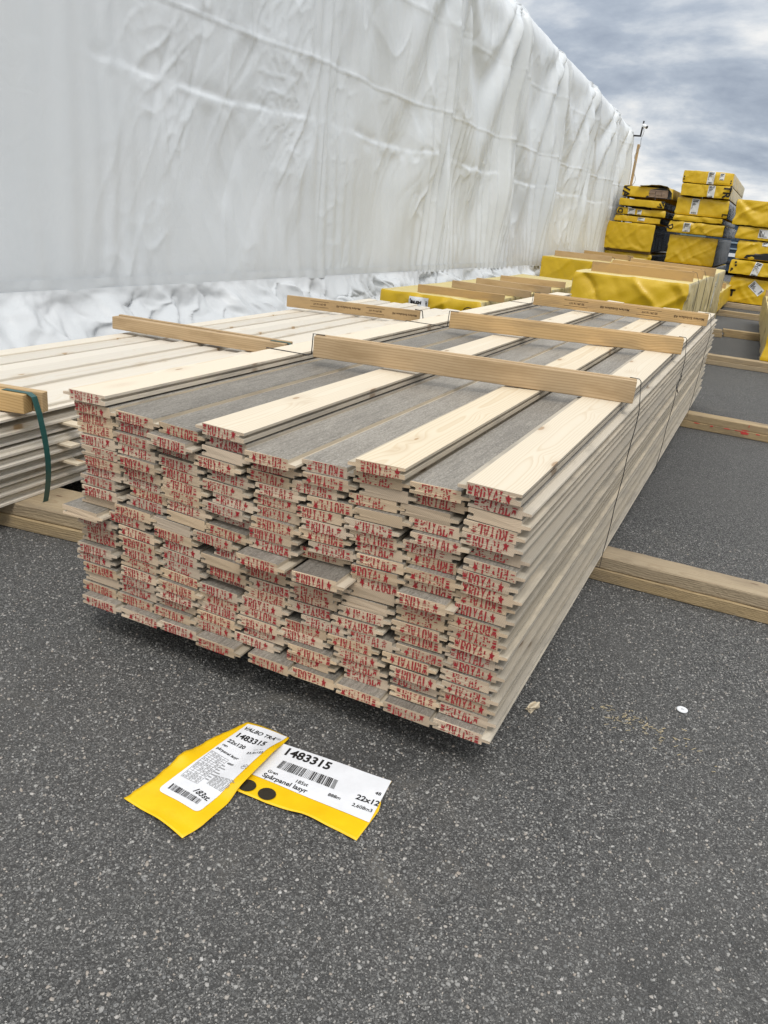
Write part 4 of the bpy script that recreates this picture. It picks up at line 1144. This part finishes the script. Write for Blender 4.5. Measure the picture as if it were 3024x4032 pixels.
def rounded_label(cs, zf, off, parent, round_ids, n=22):
    A, B, C_, D_ = cs
    us, vs = np.linspace(0, 1, n), np.linspace(0, 1, n*2)
    Uu, Vv = np.meshgrid(us, vs, indexing='ij')
    # pull the rounded corners in
    for cid, (cu, cv) in enumerate(((0, 0), (1, 0), (1, 1), (0, 1))):
        if cid in round_ids:
            du, dv = np.abs(Uu-cu), np.abs(Vv-cv)
            r_ = 0.10; rv = 0.045
            inside = (du < r_) & (dv < rv)
            a_, b_ = 1-du/r_, 1-dv/rv
            k_ = np.maximum(a_, b_)/np.maximum(np.hypot(a_, b_), 1e-6)
            a2, b2 = a_*k_, b_*k_
            Uu = np.where(inside, np.abs(cu-(1-a2)*r_), Uu) if cu else np.where(inside, (1-a2)*r_, Uu)
            Vv = np.where(inside, np.abs(cv-(1-b2)*rv), Vv) if cv else np.where(inside, (1-b2)*rv, Vv)
    A, B, C_, D_ = (np.array(p, float) for p in (A, B, C_, D_))
    P = (A*(1-Uu[..., None])+B*Uu[..., None])*(1-Vv[..., None])+(D_*(1-Uu[..., None])+C_*Uu[..., None])*Vv[..., None]
    Z = zf(P[..., 0], P[..., 1])+off
    me = gridmesh('label', np.concatenate([P, Z[..., None]], -1)); me.flip_normals()
    return link('label', me, parent, [M['paper']])
lab1 = rounded_label([(.5985, -.1265), (.6965, -.1185), (.680, -.4155), (.572, -.401)], z1, 0.0012, g1, (2, 3))
I1 = 0.0020
for s, a, b, bo, sh, mt in (('VALBO TRÄ', (.6026, -.1492), (.6823, -.1516), .022, .25, 'ink'), ('1483315', (.6033, -.1804), (.6757, -.1812), .03, 0, 'ink'),
        ('22x120', (.5974, -.2048), (.6412, -.2055), .026, 0, 'ink'), ('ran', (.5965, -.2213), (.6087, -.2206), .02, 0, 'ink'), ('Nom. dim', (.6641, -.2028), (.684, -.1992), .0, 0, 'grey_ink'),
        ('23,5x125', (.6553, -.2176), (.692, -.2128), .015, 0, 'ink'), ('pårpanel lasyr', (.5928, -.2365), (.651, -.2424), .018, 0, 'ink'), ('4800', (.6383, -.264), (.6542, -.2659), .01, 0, 'ink')):
    tag_text(s, a, b, z1, I1, M[mt], lab1, bo, sh)
tag_text('183st.', (.6340, -.3705), (.6745, -.3795), z1, I1, M['ink'], lab1, 0.018, 0.3)
Q = [(.590, -.2481), (.6356, -.2521), (.6275, -.3482), (.5858, -.3462)]
rc_ = []
for k in range(6): rc_.append(quad(*Q, k/5-.008, k/5+.008, 0, 1))
for k in range(16): rc_.append(quad(*Q, 0, 1, k/15-.004, k/15+.004))
flat_print('print', rects_mesh(rc_), z1, I1, M['grey_ink'], lab1, 0.012)
rr = random.Random(4); rc_ = []
for k in range(15):
    for c_ in (0, 1, 2, 3, 4):
        if rr.random() < 0.55: rc_.append(quad(*Q, c_/5+.04, c_/5+.04+rr.uniform(.06, .11), k/15+.02, k/15+.045))
for k, q_ in enumerate(((.6445, -.3072), (.6936, -.3098))): pass
Q2 = [(.6445, -.3072), (.6936, -.3098), (.6852, -.3456), (.6421, -.339)]
for k in range(11):
    u0 = 0.0
    while u0 < 0.9:
        w_ = rr.uniform(.08, .25); rc_.append(quad(*Q2, u0, min(1, u0+w_), k/11, k/11+.045)); u0 += w_+.05
Q3 = [(.632, -.272), (.650, -.273), (.648, -.335), (.630, -.334)]
for k in range(7): rc_.append(quad(*Q3, 0.1, rr.uniform(.5, .95), k/7, k/7+.05))
flat_print('print', rects_mesh(rc_), z1, I1, M['grey_ink'], lab1, 0.012)
def barcode(Qb, n, zf, off, parent, seed):
    rr = random.Random(seed); rc_ = []; u0 = 0.0
    ws = [rr.choice((1, 1, 1, 2, 3)) for _ in range(2*n)]; tot = sum(ws); p = 0
    for k, w_ in enumerate(ws):
        if k % 2 == 0: rc_.append(quad(*Qb, p/tot, (p+w_)/tot, 0, 1))
        p += w_
    flat_print('barcode', rects_mesh(rc_), zf, off, M['ink'], parent, 0.012)
barcode([(.5875, -.372), (.665, -.3819), (.6651, -.3975), (.5872, -.3887)], 34, z1, I1, lab1, 5)
def ringp(cx, cy, r0, r1, zf, off, parent, n=24, gap=0):
    rc_ = []
    for k in range(n):
        if gap and k % gap == 0: continue
        a, b = 2*math.pi*k/n, 2*math.pi*(k+1)/n
        rc_.append([(cx+r0*math.cos(a), cy+r0*math.sin(a)), (cx+r1*math.cos(a), cy+r1*math.sin(a)), (cx+r1*math.cos(b), cy+r1*math.sin(b)), (cx+r0*math.cos(b), cy+r0*math.sin(b))])
    flat_print('emblem', rects_mesh(rc_), zf, off, M['grey_ink'], parent, 0.02)
ringp(.6828, -.2643, .0058, .0078, z1, I1, lab1, 22, 3); ringp(.6880, -.1406, .0042, .0049, z1, I1, lab1)
tag_text('KD', (.6790, -.2662), (.6868, -.2656), z1, I1, M['ink'], lab1, 0.01); tag_text('PI', (.6862, -.1430), (.6898, -.1428), z1, I1, M['ink'], lab1, 0.0)

TT = [(.655, -.148), (.705, -.144), (.826, -.137), (.957, -.128)]
TB = [(.655, -.322), (.707, -.322), (.772, -.321), (.847, -.312), (.883, -.312), (.926, -.313), (.970, -.316)]
u = np.linspace(0, 1, 60); Tp, Bp = poly_interp(TT, u), poly_interp(TB, u); v = np.linspace(0, 1, 26)
Re = poly_interp([(.957, -.128), (.9575, -.160), (.9555, -.172), (.9600, -.177), (.9595, -.186), (.966, -.20), (.972, -.223), (.971, -.264), (.970, -.316)], v)
P2 = Tp[:, None]*(1-v[None, :, None])+Bp[:, None]*v[None, :, None]
P2 += (u**6)[:, None, None]*(Re-P2[-1])[None]
tag_sheet('tag_film', P2, z2, 0.0006, M['tag_yellow'], g2)
lab2 = rounded_label([(.664, -.1475), (.9565, -.129), (.9700, -.262), (.662, -.266)], z2, 0.0012, g2, (3,))
for s, a, b, bo in (('1483315', (.7239, -.1751), (.8287, -.1701), .03), ('Gran', (.7244, -.2426), (.7477, -.2409), .015), ('185st', (.7904, -.2397), (.8175, -.2385), .012),
        ('Spårpanel lasyr', (.7225, -.2633+.0035), (.8251, -.2584+.002), .018), ('888m', (.8651, -.2396), (.8918, -.2369), .015), ('48', (.944, -.1843), (.9565, -.1830), .015),
        ('22x12', (.9163, -.2168), (.9660, -.2135), .025), ('2,608m3', (.9194, -.2389), (.962, -.2359), .012)):
    tag_text(s, a, b, z2, I1, M['ink'], lab2, bo)
barcode([(.7331, -.1935), (.8633, -.1876), (.8684, -.216), (.7329, -.2207)], 46, z2, I1, lab2, 8)
for (cx, cy) in ((.7611, -.3000), (.7140, -.2995)):
    rc_ = []
    n = 28; r_ = 0.0185
    me = pymesh('punched_spot', [(cx+r_*math.cos(2*math.pi*k/n), cy+r_*0.93*math.sin(2*math.pi*k/n), 0) for k in range(n)], [tuple(range(n))])
    M.setdefault('spot', plain('dark_printed_spot', (0.022, 0.018, 0.010), 0.5))
    o = flat_print('printed_spot', me, z2, I1, M['spot'], g2, 0.008); o.parent = None; adopt(o, g2)

# ---------------------------------------------------------------- small litter
w_ = empty('plastic_washer', (1.473, 0.521, 0)); tag(w_, 'small round white plastic washer lying alone on the asphalt', 'washer')
V, F = [], []; n = 28
prof = [(0.0002, 0.0030), (0.0040, 0.0032), (0.0060, 0.0042), (0.0115, 0.0046), (0.0138, 0.0034), (0.0142, 0.0022), (0.0138, 0.001)]
for (r_, z) in prof:
    for k in range(n): V.append((1.473+r_*math.cos(2*math.pi*k/n), 0.521+r_*math.sin(2*math.pi*k/n), z+0.0012+0.03*(r_*math.cos(2*math.pi*k/n)*0.2)))
for j in range(len(prof)-1):
    for k in range(n): F.append((j*n+k, j*n+(k+1) % n, (j+1)*n+(k+1) % n, (j+1)*n+k))
link('disc', pymesh('disc', V, F, True), w_, [M['white_plastic']])
link('slot', pymesh('slot', [(1.473+0.0045*math.cos(a), 0.521+0.0014*math.sin(a), 0.0058) for a in np.linspace(0, 6.283, 13)[:-1]], [tuple(range(12))]), w_, [M['grey_ink']])
bm = bmesh.new(); rr = random.Random(8)
bmesh.ops.create_cube(bm, size=1.0); bmesh.ops.subdivide_edges(bm, edges=list(bm.edges), cuts=4, use_grid_fill=True)
for v_ in bm.verts:
    c_ = v_.co; k = 0.75+0.5*rr.random()*0.5
    c_.x *= 0.017*(0.9+0.25*math.sin(c_.y*5+c_.z*3)); c_.y *= 0.032*(0.85+0.3*rr.random()); c_.z *= 0.014*(0.8+0.4*math.sin(c_.x*300))
    c_.z += rr.gauss(0, .0008)
me = bpy.data.meshes.new('wood_chip'); bm.to_mesh(me); bm.free()
o = link('wood_chip', me, None, [M['spruce']]); o.location = (1.140, 0.305, 0.010); o.rotation_euler = (0.15, 0.1, R(-22))
tag(o, 'splintered chip of pale wood on the asphalt beside the near corner of the bundle', 'wood chip')
# sawdust and dry needles near the washer
V, F = [], []
rr = random.Random(77)
for k in range(75):
    if k < 45: x, y = rr.gauss(1.355, 0.035), rr.gauss(0.40, 0.018)
    else: x, y = rr.gauss(1.43, 0.08), rr.gauss(0.37, 0.03)
    a = rr.gauss(0.5, 0.7); L = rr.uniform(0.003, 0.016); w2 = rr.uniform(0.0004, 0.001); z = rr.uniform(0.0018, 0.004)
    dx, dy = math.cos(a)*L/2, math.sin(a)*L/2; nx, ny = -math.sin(a)*w2, math.cos(a)*w2
    i = len(V); V += [(x-dx-nx, y-dy-ny, z), (x+dx-nx, y+dy-ny, z), (x+dx+nx, y+dy+ny, z+0.0005), (x-dx+nx, y-dy+ny, z+0.0005)]; F.append((i, i+1, i+2, i+3))
M['straw'] = plain('dry_shavings', (0.42, 0.34, 0.20), 0.8, var=0.3, scale=200)
tag(link('wood_shavings', pymesh('wood_shavings', V, F), None, [M['straw']]), 'thin scatter of dry wood shavings on the asphalt near the washer', 'shavings', kind='stuff')
